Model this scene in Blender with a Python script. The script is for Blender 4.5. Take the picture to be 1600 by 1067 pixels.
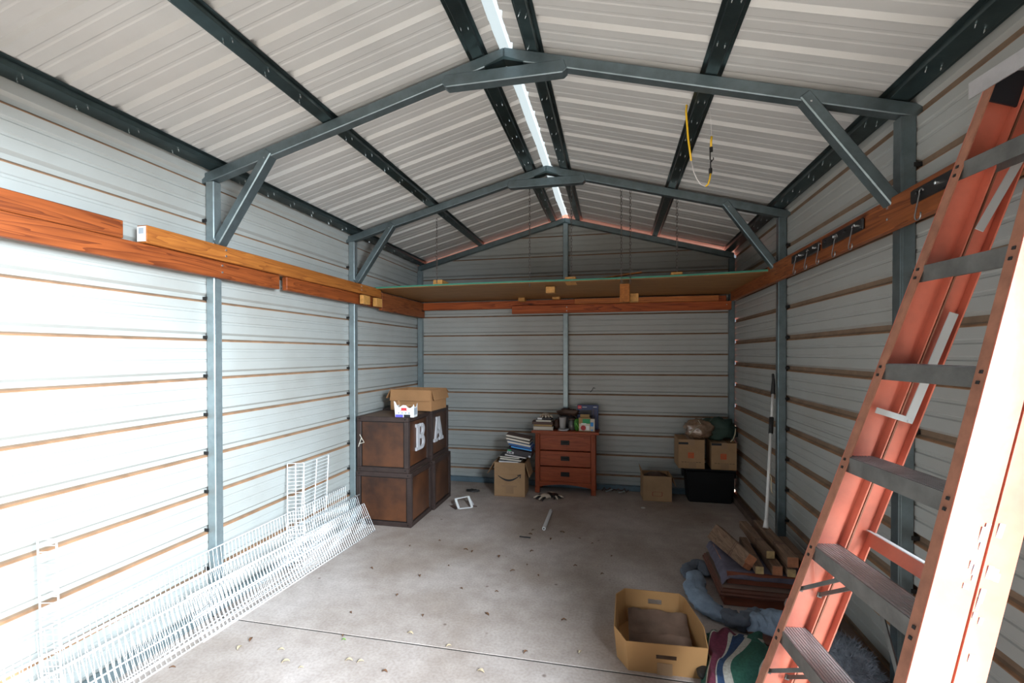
import bpy, bmesh, math, random
from mathutils import Vector, Matrix, noise
random.seed(7)
for o in list(bpy.data.objects): bpy.data.objects.remove(o)
SC = bpy.context.scene
COL = SC.collection
PI = math.pi

# ------------------------------------------------------------------ camera
F_PX, YAW, PITCH, ROLL = 732.5, 0.2129, -0.0097, 0.0014
CX, CZ, PPX, PPY = 0.546, 1.539, 0.6, 26.05
cam = bpy.data.cameras.new('camera')
cam.sensor_fit = 'HORIZONTAL'; cam.sensor_width = 36.0; cam.lens = F_PX*36/1600
cam.shift_x = -PPX/1600; cam.shift_y = PPY/1600; cam.clip_start = 0.02
cam_o = bpy.data.objects.new('camera', cam); COL.objects.link(cam_o)
cam_o.matrix_world = (Matrix.Translation((CX, 0, CZ)) @ Matrix.Rotation(YAW, 4, 'Z') @
                      Matrix.Rotation(PI/2+PITCH, 4, 'X') @ Matrix.Rotation(-ROLL, 4, 'Z'))
SC.camera = cam_o

# ------------------------------------------------------------------ light
SC.view_settings.view_transform = 'Standard'; SC.view_settings.look = 'None'
SC.view_settings.gamma = 1.0; SC.view_settings.use_curve_mapping = False
SC.view_settings.exposure = 0.0
w = bpy.data.worlds.new('sky'); SC.world = w; w.use_nodes = True
nt = w.node_tree; bg = nt.nodes['Background']
bg.inputs['Color'].default_value = (0.74, 0.87, 1.0, 1); bg.inputs['Strength'].default_value = 0.34
sun = bpy.data.lights.new('sun', 'SUN'); sun.energy = 10.0; sun.angle = math.radians(1.0); sun.color = (1, .94, .86)
sun_o = bpy.data.objects.new('sun', sun); COL.objects.link(sun_o)
SUN_DIR = Vector((-0.42, 0.30, -1.0)).normalized()      # the way the light travels
sun_o.rotation_euler = SUN_DIR.to_track_quat('-Z', 'Y').to_euler(); sun_o.location = (6, -6, 12)
ar = bpy.data.lights.new('daylight_from_open_front', 'AREA'); ar.shape = 'RECTANGLE'; ar.size = 2.2; ar.size_y = 2.2
ar.energy = 1750; ar.color = (0.82, 0.925, 1.0)
ar_o = bpy.data.objects.new('daylight_from_open_front', ar); COL.objects.link(ar_o)
ar_o.location = (3.6, -1.2, 2.75)
ar_o.rotation_euler = (Vector((-1.9, 2.2, 0.9))-ar_o.location).to_track_quat('-Z', 'Y').to_euler()

# ------------------------------------------------------------------ helpers
def ray(px, py):
    u = (px-800-PPX)/F_PX; v = (py-533.5-PPY)/F_PX
    c, s = math.cos(ROLL), math.sin(ROLL); u, v = c*u+s*v, -s*u+c*v
    c, s = math.cos(PITCH), math.sin(PITCH); fw = c+s*v; up = s-c*v
    c, s = math.cos(YAW), math.sin(YAW)
    return Vector((u*c-fw*s, u*s+fw*c, up))
def at(px, py, ax, val):
    """world point where a measured line of sight meets the plane axis=val"""
    d = ray(px, py); o = Vector((CX, 0, CZ)); i = 'xyz'.index(ax)
    return o+d*((val-o[i])/d[i])

class MB:
    def __init__(s): s.v = []; s.f = []; s.m = []
    def add(s, vs, fs, mi=0):
        b = len(s.v); s.v += [tuple(v) for v in vs]
        for f in fs: s.f.append([b+i for i in f]); s.m.append(mi)
        return s
    def box(s, x0, x1, y0, y1, z0, z1, mi=0):
        return s.add([(x0,y0,z0),(x1,y0,z0),(x1,y1,z0),(x0,y1,z0),(x0,y0,z1),(x1,y0,z1),(x1,y1,z1),(x0,y1,z1)],
                     [(3,2,1,0),(4,5,6,7),(0,1,5,4),(1,2,6,5),(2,3,7,6),(3,0,4,7)], mi)
    def obox(s, c, a, b, h, mi=0):
        c, a, b, h = map(Vector, (c, a, b, h))
        vs = [c-a-b-h, c+a-b-h, c+a+b-h, c-a+b-h, c-a-b+h, c+a-b+h, c+a+b+h, c-a+b+h]
        return s.add(vs, [(3,2,1,0),(4,5,6,7),(0,1,5,4),(1,2,6,5),(2,3,7,6),(3,0,4,7)], mi)
    def bar(s, p, q, w, h, up=(0,0,1), mi=0):
        p, q, up = Vector(p), Vector(q), Vector(up)
        d = (q-p); l = d.length; d = d/l
        a = d.cross(up).normalized(); b = a.cross(d).normalized()
        return s.obox((p+q)/2, d*l/2, a*w/2, b*h/2, mi)
    def prism(s, poly, origin, ex, ey, ez, mi=0):
        """poly in (ex,ey), extruded along ez"""
        o, ex, ey, ez = map(Vector, (origin, ex, ey, ez)); n = len(poly)
        lo = [o+ex*a+ey*b for a, b in poly]; hi = [p+ez for p in lo]
        fs = [tuple(reversed(range(n))), tuple(range(n, 2*n))]+[(i, (i+1) % n, n+(i+1) % n, n+i) for i in range(n)]
        return s.add(lo+hi, fs, mi)
    def tube(s, pts, r, n=8, mi=0, cap=True, closed=False):
        pts = [Vector(p) for p in pts]; N = len(pts)
        rs = r if isinstance(r, (list, tuple)) else [r]*N
        b = len(s.v); ref = None
        for i, p in enumerate(pts):
            if closed: t = pts[(i+1) % N]-pts[i-1]
            else: t = pts[min(i+1, N-1)]-pts[max(i-1, 0)]
            t.normalize()
            if ref is None:
                ref = Vector((0,0,1)) if abs(t.z) < .9 else Vector((1,0,0))
            a = t.cross(ref).normalized(); c = a.cross(t).normalized(); ref = c
            for k in range(n):
                an = 2*PI*k/n
                s.v.append(tuple(p+a*(rs[i]*math.cos(an))+c*(rs[i]*math.sin(an))))
        M = N if closed else N-1
        for i in range(M):
            j = (i+1) % N
            for k in range(n):
                s.f.append([b+i*n+k, b+i*n+(k+1) % n, b+j*n+(k+1) % n, b+j*n+k]); s.m.append(mi)
        if cap and not closed:
            s.f.append([b+k for k in reversed(range(n))]); s.m.append(mi)
            s.f.append([b+(N-1)*n+k for k in range(n)]); s.m.append(mi)
        return s
    def lathe(s, c, prof, n=16, mi=0):
        c = Vector(c); b = len(s.v); N = len(prof)
        for r, z in prof:
            for k in range(n):
                a = 2*PI*k/n; s.v.append((c.x+r*math.cos(a), c.y+r*math.sin(a), c.z+z))
        for i in range(N-1):
            for k in range(n):
                s.f.append([b+i*n+k, b+i*n+(k+1) % n, b+(i+1)*n+(k+1) % n, b+(i+1)*n+k]); s.m.append(mi)
        s.f.append([b+k for k in reversed(range(n))]); s.m.append(mi)
        s.f.append([b+(N-1)*n+k for k in range(n)]); s.m.append(mi)
        return s
    def mesh(s, name, mats, bevel=0, smooth=False, weld=False, normals=True):
        me = bpy.data.meshes.new(name); me.from_pydata(s.v, [], s.f)
        for m in (mats if isinstance(mats, (list, tuple)) else [mats]): me.materials.append(m)
        me.polygons.foreach_set('material_index', s.m)
        if bevel or weld or normals:
            bm = bmesh.new(); bm.from_mesh(me)
            if weld: bmesh.ops.remove_doubles(bm, verts=bm.verts, dist=1e-5)
            if normals: bmesh.ops.recalc_face_normals(bm, faces=bm.faces)
            if bevel:
                es = [e for e in bm.edges if len(e.link_faces) == 2 and e.calc_face_angle(0) > .5]
                bmesh.ops.bevel(bm, geom=es, offset=bevel, segments=1, affect='EDGES', clamp_overlap=True)
            bm.to_mesh(me); bm.free()
        if smooth: me.polygons.foreach_set('use_smooth', [True]*len(me.polygons))
        me.update(); return me
def obj(name, mb, mats, parent=None, bevel=0, smooth=False, loc=None, rot=None, **kw):
    me = mb if isinstance(mb, bpy.types.Mesh) else mb.mesh(name, mats, bevel, smooth, **kw)
    o = bpy.data.objects.new(name, me); COL.objects.link(o)
    if parent is not None: o.parent = parent
    if loc is not None: o.location = loc
    if rot is not None: o.rotation_euler = rot
    return o
def tag(o, label=None, cat=None, group=None, kind=None):
    if label: o['label'] = label
    if cat: o['category'] = cat
    if group: o['group'] = group
    if kind: o['kind'] = kind
    return o
def thing(name, label, cat, loc=(0,0,0), rot=(0,0,0), group=None):
    o = bpy.data.objects.new(name, None); COL.objects.link(o); o.empty_display_size = .1
    o.location = loc; o.rotation_euler = rot if hasattr(rot, '__len__') else (0,0,rot)
    return tag(o, label, cat, group)
def struct(name, label=None):
    o = bpy.data.objects.new(name, None); COL.objects.link(o); o['kind'] = 'structure'
    if label: o['label'] = label
    return o
def rebase(root):
    """a thing built in world coordinates: give its meshes a common base point"""
    loc = root.location.copy()
    for ch in root.children:
        ch.matrix_parent_inverse = Matrix.Translation(-loc)
    return root
def wthing(name, label, cat, base, group=None):
    o = thing(name, label, cat, base, 0, group); return o
def wpart(name, mb, mats, root, **kw):
    """part given in world coordinates under a root at root.location"""
    o = obj(name, mb, mats, root, **kw)
    o.matrix_parent_inverse = Matrix.Translation(-root.location); return o

# ------------------------------------------------------------------ materials
def mat(name, col, rough=.6, metal=0., var=0., vscale=6., bump=0., bscale=60., stretch=None, col2=None, spec=.5, coat=0, sheen=0):
    m = bpy.data.materials.new(name); m.use_nodes = True; nt = m.node_tree; p = nt.nodes['Principled BSDF']
    p.inputs['Roughness'].default_value = rough; p.inputs['Metallic'].default_value = metal
    p.inputs['Specular IOR Level'].default_value = spec; p.inputs['Coat Weight'].default_value = coat
    p.inputs['Sheen Weight'].default_value = sheen
    c = (*col, 1); p.inputs['Base Color'].default_value = c
    if var or col2 or bump:
        tc = nt.nodes.new('ShaderNodeTexCoord'); mp = nt.nodes.new('ShaderNodeMapping')
        nt.links.new(tc.outputs['Object'], mp.inputs['Vector'])
        if stretch: mp.inputs['Scale'].default_value = stretch
    if var or col2:
        n = nt.nodes.new('ShaderNodeTexNoise'); n.inputs['Scale'].default_value = vscale; n.inputs['Detail'].default_value = 6
        n.inputs['Roughness'].default_value = .6
        nt.links.new(mp.outputs[0], n.inputs['Vector'])
        r = nt.nodes.new('ShaderNodeValToRGB'); r.color_ramp.elements[0].position = .3; r.color_ramp.elements[1].position = .7
        k = 1-var
        r.color_ramp.elements[0].color = (*[x*k for x in (col2 or col)], 1)
        r.color_ramp.elements[1].color = (*[min(1, x*(1+var*.5)) for x in col], 1)
        nt.links.new(n.outputs['Fac'], r.inputs['Fac']); nt.links.new(r.outputs['Color'], p.inputs['Base Color'])
    if bump:
        n2 = nt.nodes.new('ShaderNodeTexNoise'); n2.inputs['Scale'].default_value = bscale; n2.inputs['Detail'].default_value = 4
        nt.links.new(mp.outputs[0], n2.inputs['Vector'])
        b = nt.nodes.new('ShaderNodeBump'); b.inputs['Strength'].default_value = bump; b.inputs['Distance'].default_value = .01
        nt.links.new(n2.outputs['Fac'], b.inputs['Height']); nt.links.new(b.outputs['Normal'], p.inputs['Normal'])
    return m
def wood(name, c1, c2, axis='y', rough=.55, knots=True, fine=1.0):
    """boards: rings stretched along the board's long axis"""
    m = bpy.data.materials.new(name); m.use_nodes = True; nt = m.node_tree; p = nt.nodes['Principled BSDF']
    p.inputs['Roughness'].default_value = rough; p.inputs['Specular IOR Level'].default_value = .3
    tc = nt.nodes.new('ShaderNodeTexCoord'); mp = nt.nodes.new('ShaderNodeMapping')
    sc = {'x': (.55, 9, 9), 'y': (9, .55, 9), 'z': (9, 9, .55)}[axis]
    mp.inputs['Scale'].default_value = [v*fine for v in sc]
    nt.links.new(tc.outputs['Object'], mp.inputs['Vector'])
    n = nt.nodes.new('ShaderNodeTexNoise'); n.inputs['Scale'].default_value = 1.6; n.inputs['Detail'].default_value = 3; n.inputs['Distortion'].default_value = .6
    nt.links.new(mp.outputs[0], n.inputs['Vector'])
    mu = nt.nodes.new('ShaderNodeMath'); mu.operation = 'MULTIPLY'; mu.inputs[1].default_value = 9
    nt.links.new(n.outputs['Fac'], mu.inputs[0])
    fr = nt.nodes.new('ShaderNodeMath'); fr.operation = 'FRACT'; nt.links.new(mu.outputs[0], fr.inputs[0])
    r = nt.nodes.new('ShaderNodeValToRGB')
    r.color_ramp.elements[0].position = .0; r.color_ramp.elements[0].color = (*c1, 1)
    r.color_ramp.elements[1].position = .75; r.color_ramp.elements[1].color = (*[(a+b)/2 for a, b in zip(c1, c2)], 1)
    e = r.color_ramp.elements.new(.95); e.color = (*c2, 1)
    nt.links.new(fr.outputs[0], r.inputs['Fac'])
    # darker and lighter streaks along the board, knots
    n3 = nt.nodes.new('ShaderNodeTexNoise'); n3.inputs['Scale'].default_value = 7; n3.inputs['Detail'].default_value = 6
    nt.links.new(mp.outputs[0], n3.inputs['Vector'])
    mx = nt.nodes.new('ShaderNodeMix'); mx.data_type = 'RGBA'; mx.blend_type = 'MULTIPLY'; mx.inputs['Factor'].default_value = .6
    r3 = nt.nodes.new('ShaderNodeValToRGB'); r3.color_ramp.elements[0].position = .35; r3.color_ramp.elements[0].color = (.55, .5, .45, 1)
    r3.color_ramp.elements[1].position = .65
    nt.links.new(n3.outputs['Fac'], r3.inputs['Fac'])
    nt.links.new(r.outputs['Color'], mx.inputs['A']); nt.links.new(r3.outputs['Color'], mx.inputs['B'])
    out = mx.outputs['Result']
    if knots:
        mk = nt.nodes.new('ShaderNodeMapping'); mk.inputs['Scale'].default_value = {'x': (2.2, 8, 8), 'y': (8, 2.2, 8), 'z': (8, 8, 2.2)}[axis]
        nt.links.new(tc.outputs['Object'], mk.inputs['Vector'])
        v = nt.nodes.new('ShaderNodeTexVoronoi'); v.inputs['Scale'].default_value = 1.0; nt.links.new(mk.outputs[0], v.inputs['Vector'])
        rk = nt.nodes.new('ShaderNodeValToRGB'); rk.color_ramp.elements[0].position = .05; rk.color_ramp.elements[0].color = (.16, .1, .08, 1)
        rk.color_ramp.elements[1].position = .13
        nt.links.new(v.outputs['Distance'], rk.inputs['Fac'])
        m2 = nt.nodes.new('ShaderNodeMix'); m2.data_type = 'RGBA'; m2.blend_type = 'MULTIPLY'; m2.inputs['Factor'].default_value = .9
        nt.links.new(out, m2.inputs['A']); nt.links.new(rk.outputs['Color'], m2.inputs['B']); out = m2.outputs['Result']
    nt.links.new(out, p.inputs['Base Color'])
    b = nt.nodes.new('ShaderNodeBump'); b.inputs['Strength'].default_value = .25; b.inputs['Distance'].default_value = .003
    nt.links.new(n3.outputs['Fac'], b.inputs['Height']); nt.links.new(b.outputs['Normal'], p.inputs['Normal'])
    return m
M = {}
M['sheet'] = mat('white_painted_sheet', (.378,.400,.395), .40, 0, .06, 1.5, col2=(.345,.352,.335), bump=.05, bscale=5)
M['roof_sheet'] = mat('white_roof_sheet', (.45,.455,.45), .38, 0, .07, 3)
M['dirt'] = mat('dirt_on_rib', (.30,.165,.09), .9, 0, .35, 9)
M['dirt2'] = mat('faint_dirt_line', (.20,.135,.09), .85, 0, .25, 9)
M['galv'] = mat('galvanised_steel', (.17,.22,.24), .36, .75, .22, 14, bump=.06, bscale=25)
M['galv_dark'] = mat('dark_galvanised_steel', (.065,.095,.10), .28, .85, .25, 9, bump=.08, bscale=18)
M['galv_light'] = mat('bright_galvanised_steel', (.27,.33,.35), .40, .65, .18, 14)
M['black'] = mat('black_gap', (.006,.006,.006), .8)
M['screw'] = mat('screw_metal', (.75,.8,.82), .25, .9)
M['red_y'] = wood('red_stained_board', (.30,.076,.018), (.15,.034,.009), 'y')
M['red_x'] = wood('red_stained_board_across', (.46,.11,.028), (.22,.045,.014), 'x')
M['orange_y'] = wood('orange_board', (.42,.15,.03), (.27,.085,.018), 'y')
M['brown_y'] = wood('brown_board', (.30,.095,.03), (.17,.048,.018), 'y')
M['orange_x'] = wood('orange_board_across', (.55,.19,.05), (.34,.10,.03), 'x')
M['pine_end'] = mat('pine_end_grain', (.56,.28,.075), .6, 0, .3, 40)
M['ply'] = wood('plywood_underside', (.34,.175,.06), (.20,.095,.032), 'x', knots=False)
M['ply_edge'] = mat('green_shelf_edge', (.04,.22,.15), .6)
M['oak'] = wood('dresser_cherry', (.42,.095,.035), (.28,.055,.022), 'x', .42, knots=False, fine=1.4)
M['oak_z'] = wood('dresser_cherry_upright', (.40,.09,.033), (.27,.052,.022), 'z', .42, knots=False, fine=1.4)
M['iron'] = mat('black_iron', (.012,.011,.011), .45, .4)
M['trunk_frame'] = mat('dark_trunk_frame', (.036,.021,.018), .5, 0, .4, 9, bump=.15, bscale=30)
M['trunk_panel'] = mat('worn_trunk_panel', (.105,.037,.014), .42, 0, .35, 3.2, col2=(.026,.012,.009), bump=.08, bscale=20)
M['trunk_panel2'] = mat('dark_trunk_panel', (.085,.034,.016), .45, 0, .35, 3.2, col2=(.022,.012,.009), bump=.08, bscale=20)
M['trunk_top'] = mat('dusty_trunk_top', (.15,.10,.07), .7, 0, .3, 5)
M['white'] = mat('white_paint', (.80,.81,.82), .5)
M['wire'] = mat('white_vinyl_wire', (.80,.84,.87), .35)
M['card'] = mat('cardboard', (.36,.185,.08), .8, 0, .14, 5, bump=.05)
M['card2'] = mat('cardboard_dusty', (.40,.245,.13), .85, 0, .2, 4, bump=.05)
M['card_in'] = mat('cardboard_inside', (.36,.19,.085), .85, 0, .15, 5)
M['card_orange'] = mat('cardboard_warm', (.46,.245,.095), .8, 0, .1, 4)
M['paper_brown'] = mat('brown_packing_paper', (.16,.095,.065), .85, 0, .4, 8, bump=.2, bscale=12)
M['tape'] = mat('packing_tape', (.33,.20,.11), .35)
M['ink'] = mat('black_ink', (.012,.013,.018), .6)
M['ink_orange'] = mat('orange_ink', (.62,.10,.03), .6)
M['ink_red'] = mat('red_ink', (.30,.05,.03), .7)
M['tote'] = mat('black_plastic', (.004,.004,.005), .45)
M['concrete'] = None
M['fiber'] = mat('orange_fibreglass', (.70,.19,.12), .42, 0, .22, 7, bump=.08, bscale=40, spec=.9, coat=.25)
M['fiber_edge'] = mat('shaded_fibreglass_edge', (.34,.15,.095), .7, 0, .3, 20)  # front flange coloured darker brown because it catches less light
M['alu'] = mat('dull_aluminium', (.17,.175,.17), .5, .55, .3, 14, bump=.1, bscale=40)
M['alu_tread'] = mat('ribbed_aluminium_tread', (.50,.50,.52), .45, .5, .25, 10)
M['alu_bright'] = mat('bright_zinc_bar', (.62,.68,.70), .35, .5)
M['leg_wood'] = wood('furniture_leg_wood', (.27,.175,.12), (.18,.11,.075), 'y', .6, knots=False)
M['leg_end'] = mat('leg_end_red', (.40,.16,.08), .6, 0, .3, 30)
M['leg_end2'] = mat('leg_end_pine', (.50,.36,.17), .6, 0, .3, 30)
M['mahog'] = mat('dark_mahogany', (.115,.04,.026), .38, 0, .3, 5, stretch=(1,6,6))
M['mahog_red'] = mat('red_mahogany', (.22,.06,.03), .45, 0, .3, 6, stretch=(1,6,6))
M['dusty_top'] = mat('dusty_brown_wood', (.20,.135,.11), .6, 0, .2, 5)
M['purple'] = mat('purple_grey_cloth', (.115,.105,.145), .85, 0, .3, 18, bump=.3, bscale=30)
M['denim'] = mat('faded_denim', (.25,.33,.44), .9, 0, .28, 9, bump=.3, bscale=90)
M['denim_dark'] = mat('grey_denim', (.12,.14,.18), .9, 0, .3, 9, bump=.3, bscale=90)
M['fuzz'] = mat('grey_shag', (.33,.37,.44), .9, 0, .3, 30)
M['pillow'] = mat('dusty_pink_grey_cloth', (.42,.33,.29), .9, 0, .15, 8)
M['green_bag'] = mat('dark_green_sack', (.035,.07,.055), .6, 0, .3, 9, bump=.25, bscale=14)
M['plastic_bag'] = mat('brown_clear_plastic', (.27,.165,.105), .16, 0, .5, 14, bump=.9, bscale=16, spec=1.0, coat=.6)
M['tan'] = mat('tan_trim', (.5,.43,.3), .7)
M['glove_w'] = mat('cream_glove_knit', (.62,.52,.42), .9, 0, .15, 30)
M['glove_b'] = mat('black_glove_rubber', (.015,.014,.014), .5)
M['page'] = mat('book_pages', (.66,.62,.53), .8, 0, .12, 60, stretch=(1,1,40))
M['page_tan'] = mat('aged_book_pages', (.42,.28,.12), .8, 0, .2, 60, stretch=(1,1,40))
M['cover_dark'] = mat('dark_cover', (.025,.022,.028), .5)
M['cover_brown'] = mat('brown_cover', (.09,.045,.035), .6)
M['cover_blue'] = mat('blue_cover', (.02,.10,.30), .45)
M['cyan'] = mat('bright_blue_cover', (.03,.30,.75), .45)
M['leather'] = mat('brown_leather', (.10,.055,.04), .5, 0, .4, 12, bump=.4, bscale=16)
M['grey_cup'] = mat('grey_ceramic', (.40,.39,.39), .4)
M['dish'] = mat('pale_dish', (.5,.5,.53), .35)
M['glass_grey'] = mat('smoky_glass', (.10,.10,.095), .15, 0, .3, 12)
M['green'] = mat('green_packet', (.05,.22,.02), .5, 0, .4, 14)
M['green_bright'] = mat('bright_green', (.22,.75,.08), .5)
M['green_label'] = mat('green_label', (.01,.30,.10), .5)
M['red'] = mat('red_label', (.40,.012,.015), .5)
M['logo_red'] = mat('red_logo', (.62,.03,.04), .5)
M['navy'] = mat('navy_box', (.022,.045,.15), .45, 0, .25, 4)
M['purple_ink'] = mat('violet_print', (.12,.11,.55), .5)
M['grey_print'] = mat('grey_print', (.35,.40,.46), .6)
M['yellow'] = mat('yellow_cord', (.85,.52,.02), .5)
M['cord_white'] = mat('white_cord', (.62,.60,.60), .6)
M['chain'] = mat('rusty_chain', (.17,.15,.14), .45, .8, .4, 60)
M['rail_black'] = mat('black_hook_rail', (.012,.012,.013), .4)
M['hook'] = mat('hook_steel', (.30,.30,.31), .3, .8)
M['leaf'] = mat('dry_leaf', (.16,.07,.03), .8, 0, .4, 30)
M['leaf2'] = mat('pale_leaf', (.45,.36,.24), .8, 0, .3, 30)
M['leaf3'] = mat('green_leaf', (.12,.26,.04), .8)
M['pvc'] = mat('white_pipe', (.66,.66,.66), .35)
M['rubber'] = mat('black_foam_grip', (.012,.012,.013), .7)
M['gravel'] = mat('sandy_ground', (.56,.49,.42), .9, 0, .2, 3)
M['stucco'] = mat('red_stucco', (.72,.22,.15), .9, 0, .1, 3)
M['blue_steel'] = mat('blue_grey_base_rail', (.17,.25,.31), .45, .5, .2, 8)
M['brown_rail'] = mat('dusty_base_rail', (.13,.085,.065), .8, .1, .3, 8)

def concrete():
    m = bpy.data.materials.new('concrete_slab'); m.use_nodes = True; nt = m.node_tree; p = nt.nodes['Principled BSDF']
    p.inputs['Roughness'].default_value = .62; p.inputs['Specular IOR Level'].default_value = .35
    tc = nt.nodes.new('ShaderNodeTexCoord')
    def ns(sc, det=6, dist=0):
        n = nt.nodes.new('ShaderNodeTexNoise'); n.inputs['Scale'].default_value = sc; n.inputs['Detail'].default_value = det
        n.inputs['Distortion'].default_value = dist; nt.links.new(tc.outputs['Object'], n.inputs['Vector']); return n
    def ramp(src, a, b, ca, cb):
        r = nt.nodes.new('ShaderNodeValToRGB'); r.color_ramp.elements[0].position = a; r.color_ramp.elements[1].position = b
        r.color_ramp.elements[0].color = (*ca, 1); r.color_ramp.elements[1].color = (*cb, 1)
        nt.links.new(src, r.inputs['Fac']); return r.outputs['Color']
    def mul(a, b, f=1.0):
        x = nt.nodes.new('ShaderNodeMix'); x.data_type = 'RGBA'; x.blend_type = 'MULTIPLY'; x.inputs['Factor'].default_value = f
        nt.links.new(a, x.inputs['A']); nt.links.new(b, x.inputs['B']); return x.outputs['Result']
    base = ramp(ns(1.3, 5, .3).outputs['Fac'], .35, .65, (.36,.295,.255), (.53,.47,.445))
    c = mul(base, ramp(ns(9, 8).outputs['Fac'], .3, .7, (.78,.76,.75), (1,1,1)), .8)
    c = mul(c, ramp(ns(70, 4).outputs['Fac'], .3, .6, (.75,.72,.7), (1,1,1)), .7)
    v = nt.nodes.new('ShaderNodeTexVoronoi'); v.inputs['Scale'].default_value = 5.0
    nt.links.new(tc.outputs['Object'], v.inputs['Vector'])
    c = mul(c, ramp(v.outputs['Distance'], .03, .07, (.35,.28,.25), (1,1,1)), .75)   # specks
    nt.links.new(c, p.inputs['Base Color'])
    b = nt.nodes.new('ShaderNodeBump'); b.inputs['Strength'].default_value = .15; b.inputs['Distance'].default_value = .004
    nt.links.new(ns(45, 5).outputs['Fac'], b.inputs['Height']); nt.links.new(b.outputs['Normal'], p.inputs['Normal'])
    return m
M['concrete'] = concrete()
def stripes(name, cols, period, axis=0, rot=0):
    m = bpy.data.materials.new(name); m.use_nodes = True; nt = m.node_tree; p = nt.nodes['Principled BSDF']
    p.inputs['Roughness'].default_value = .95
    tc = nt.nodes.new('ShaderNodeTexCoord'); sx = nt.nodes.new('ShaderNodeSeparateXYZ')
    nt.links.new(tc.outputs['UV'], sx.inputs[0])
    mu = nt.nodes.new('ShaderNodeMath'); mu.operation = 'MULTIPLY'; mu.inputs[1].default_value = 1/period
    nt.links.new(sx.outputs[axis], mu.inputs[0])
    fr = nt.nodes.new('ShaderNodeMath'); fr.operation = 'FRACT'; nt.links.new(mu.outputs[0], fr.inputs[0])
    r = nt.nodes.new('ShaderNodeValToRGB'); r.color_ramp.interpolation = 'CONSTANT'
    while len(r.color_ramp.elements) < len(cols): r.color_ramp.elements.new(.5)
    pos = 0
    for i, (wd, c) in enumerate(cols):
        r.color_ramp.elements[i].position = pos; pos += wd
    for i, (wd, c) in enumerate(cols): r.color_ramp.elements[i].color = (*c, 1)
    nt.links.new(fr.outputs[0], r.inputs['Fac'])
    n = nt.nodes.new('ShaderNodeTexNoise'); n.inputs['Scale'].default_value = 90; nt.links.new(tc.outputs['Object'], n.inputs['Vector'])
    mx = nt.nodes.new('ShaderNodeMix'); mx.data_type = 'RGBA'; mx.blend_type = 'MULTIPLY'; mx.inputs['Factor'].default_value = .6
    nt.links.new(r.outputs['Color'], mx.inputs['A']); nt.links.new(n.outputs['Fac'], mx.inputs['B'])
    nt.links.new(mx.outputs['Result'], p.inputs['Base Color'])
    b = nt.nodes.new('ShaderNodeBump'); b.inputs['Strength'].default_value = .3; nt.links.new(n.outputs['Fac'], b.inputs['Height'])
    nt.links.new(b.outputs['Normal'], p.inputs['Normal'])
    return m
def translucent(name, col):
    m = bpy.data.materials.new(name); m.use_nodes = True; nt = m.node_tree
    out = nt.nodes['Material Output']; nt.nodes.remove(nt.nodes['Principled BSDF'])
    t = nt.nodes.new('ShaderNodeBsdfTranslucent'); t.inputs['Color'].default_value = (*col, 1)
    d = nt.nodes.new('ShaderNodeBsdfDiffuse'); d.inputs['Color'].default_value = (*col, 1)
    mx = nt.nodes.new('ShaderNodeMixShader'); mx.inputs[0].default_value = .25
    nt.links.new(t.outputs[0], mx.inputs[1]); nt.links.new(d.outputs[0], mx.inputs[2]); nt.links.new(mx.outputs[0], out.inputs['Surface'])
    return m
M['ridge'] = translucent('translucent_ridge_cap', (.34,.41,.45))

# ------------------------------------------------------------------ shell numbers (metres)
HW = 1.806; TS = .057                   # half width to the inside of the sheets, tube size
BOWS = [2.326, 3.850, 5.374]
YF, YB = 0.80, 5.435                    # open front, inside of back sheets
APEX, SL = 3.092, 0.2684                # top of rafters
PITCH_R = .2286                         # rib spacing of the sheets
ZL, ZR, ZB = 1.618, 2.094, 1.980        # one rib of each wall
def rtop(x): return APEX-SL*abs(x)

def profile(z0, z1, zr):
    """(height, outward depth, material) along a ribbed sheet; zr = lower lip of one rib"""
    pts = [(z0, 0, 0)]
    k = math.floor((z0-zr)/PITCH_R)-1
    while zr+k*PITCH_R < z1+.3:
        b = zr+k*PITCH_R
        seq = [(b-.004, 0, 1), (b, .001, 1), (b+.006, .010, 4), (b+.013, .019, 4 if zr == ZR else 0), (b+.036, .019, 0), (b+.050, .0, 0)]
        for c in (b+.050+.05, b+.050+.112):
            seq += [(c, 0, 3), (c+.005, .005, 0), (c+.016, .005, 0), (c+.021, 0, 0)]
        pts += [p for p in seq if z0 < p[0] < z1]
        k += 1
    pts.append((z1, 0, 0))
    return pts
def mi_of(code): return {0: 0, 1: 1, 4: 2}[code]

def side_wall(name, sx, zr, y0, y1, label):
    root = struct(name, label)
    cuts = [0.0]
    c = zr-PITCH_R*math.floor(zr/PITCH_R)+.06
    while c < 2.65:
        if c > .25: cuts.append(c)
        c += PITCH_R*4
    cuts.append(2.655)
    for a, b in zip(cuts[:-1], cuts[1:]):
        if b-a < .05: continue
        mb = MB(); pf = profile(a, b, zr)
        off = 0.0
        for (za, da, ma), (zb, db, _) in zip(pf[:-1], pf[1:]):
            xa, xb = sx*(HW+.004+da), sx*(HW+.004+db)
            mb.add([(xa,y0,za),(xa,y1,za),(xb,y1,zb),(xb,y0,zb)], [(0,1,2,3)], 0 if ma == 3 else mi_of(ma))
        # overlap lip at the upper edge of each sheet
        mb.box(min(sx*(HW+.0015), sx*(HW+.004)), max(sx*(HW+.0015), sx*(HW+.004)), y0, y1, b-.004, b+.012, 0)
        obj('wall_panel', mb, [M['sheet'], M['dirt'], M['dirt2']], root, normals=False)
    return root
wl = side_wall('wall_left', -1, ZL, YF, YB+.02, 'white ribbed metal sheet wall on the left')
wr = side_wall('wall_right', 1, ZR, YF, YB-.002, 'white ribbed metal sheet wall on the right behind the ladder')

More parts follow.
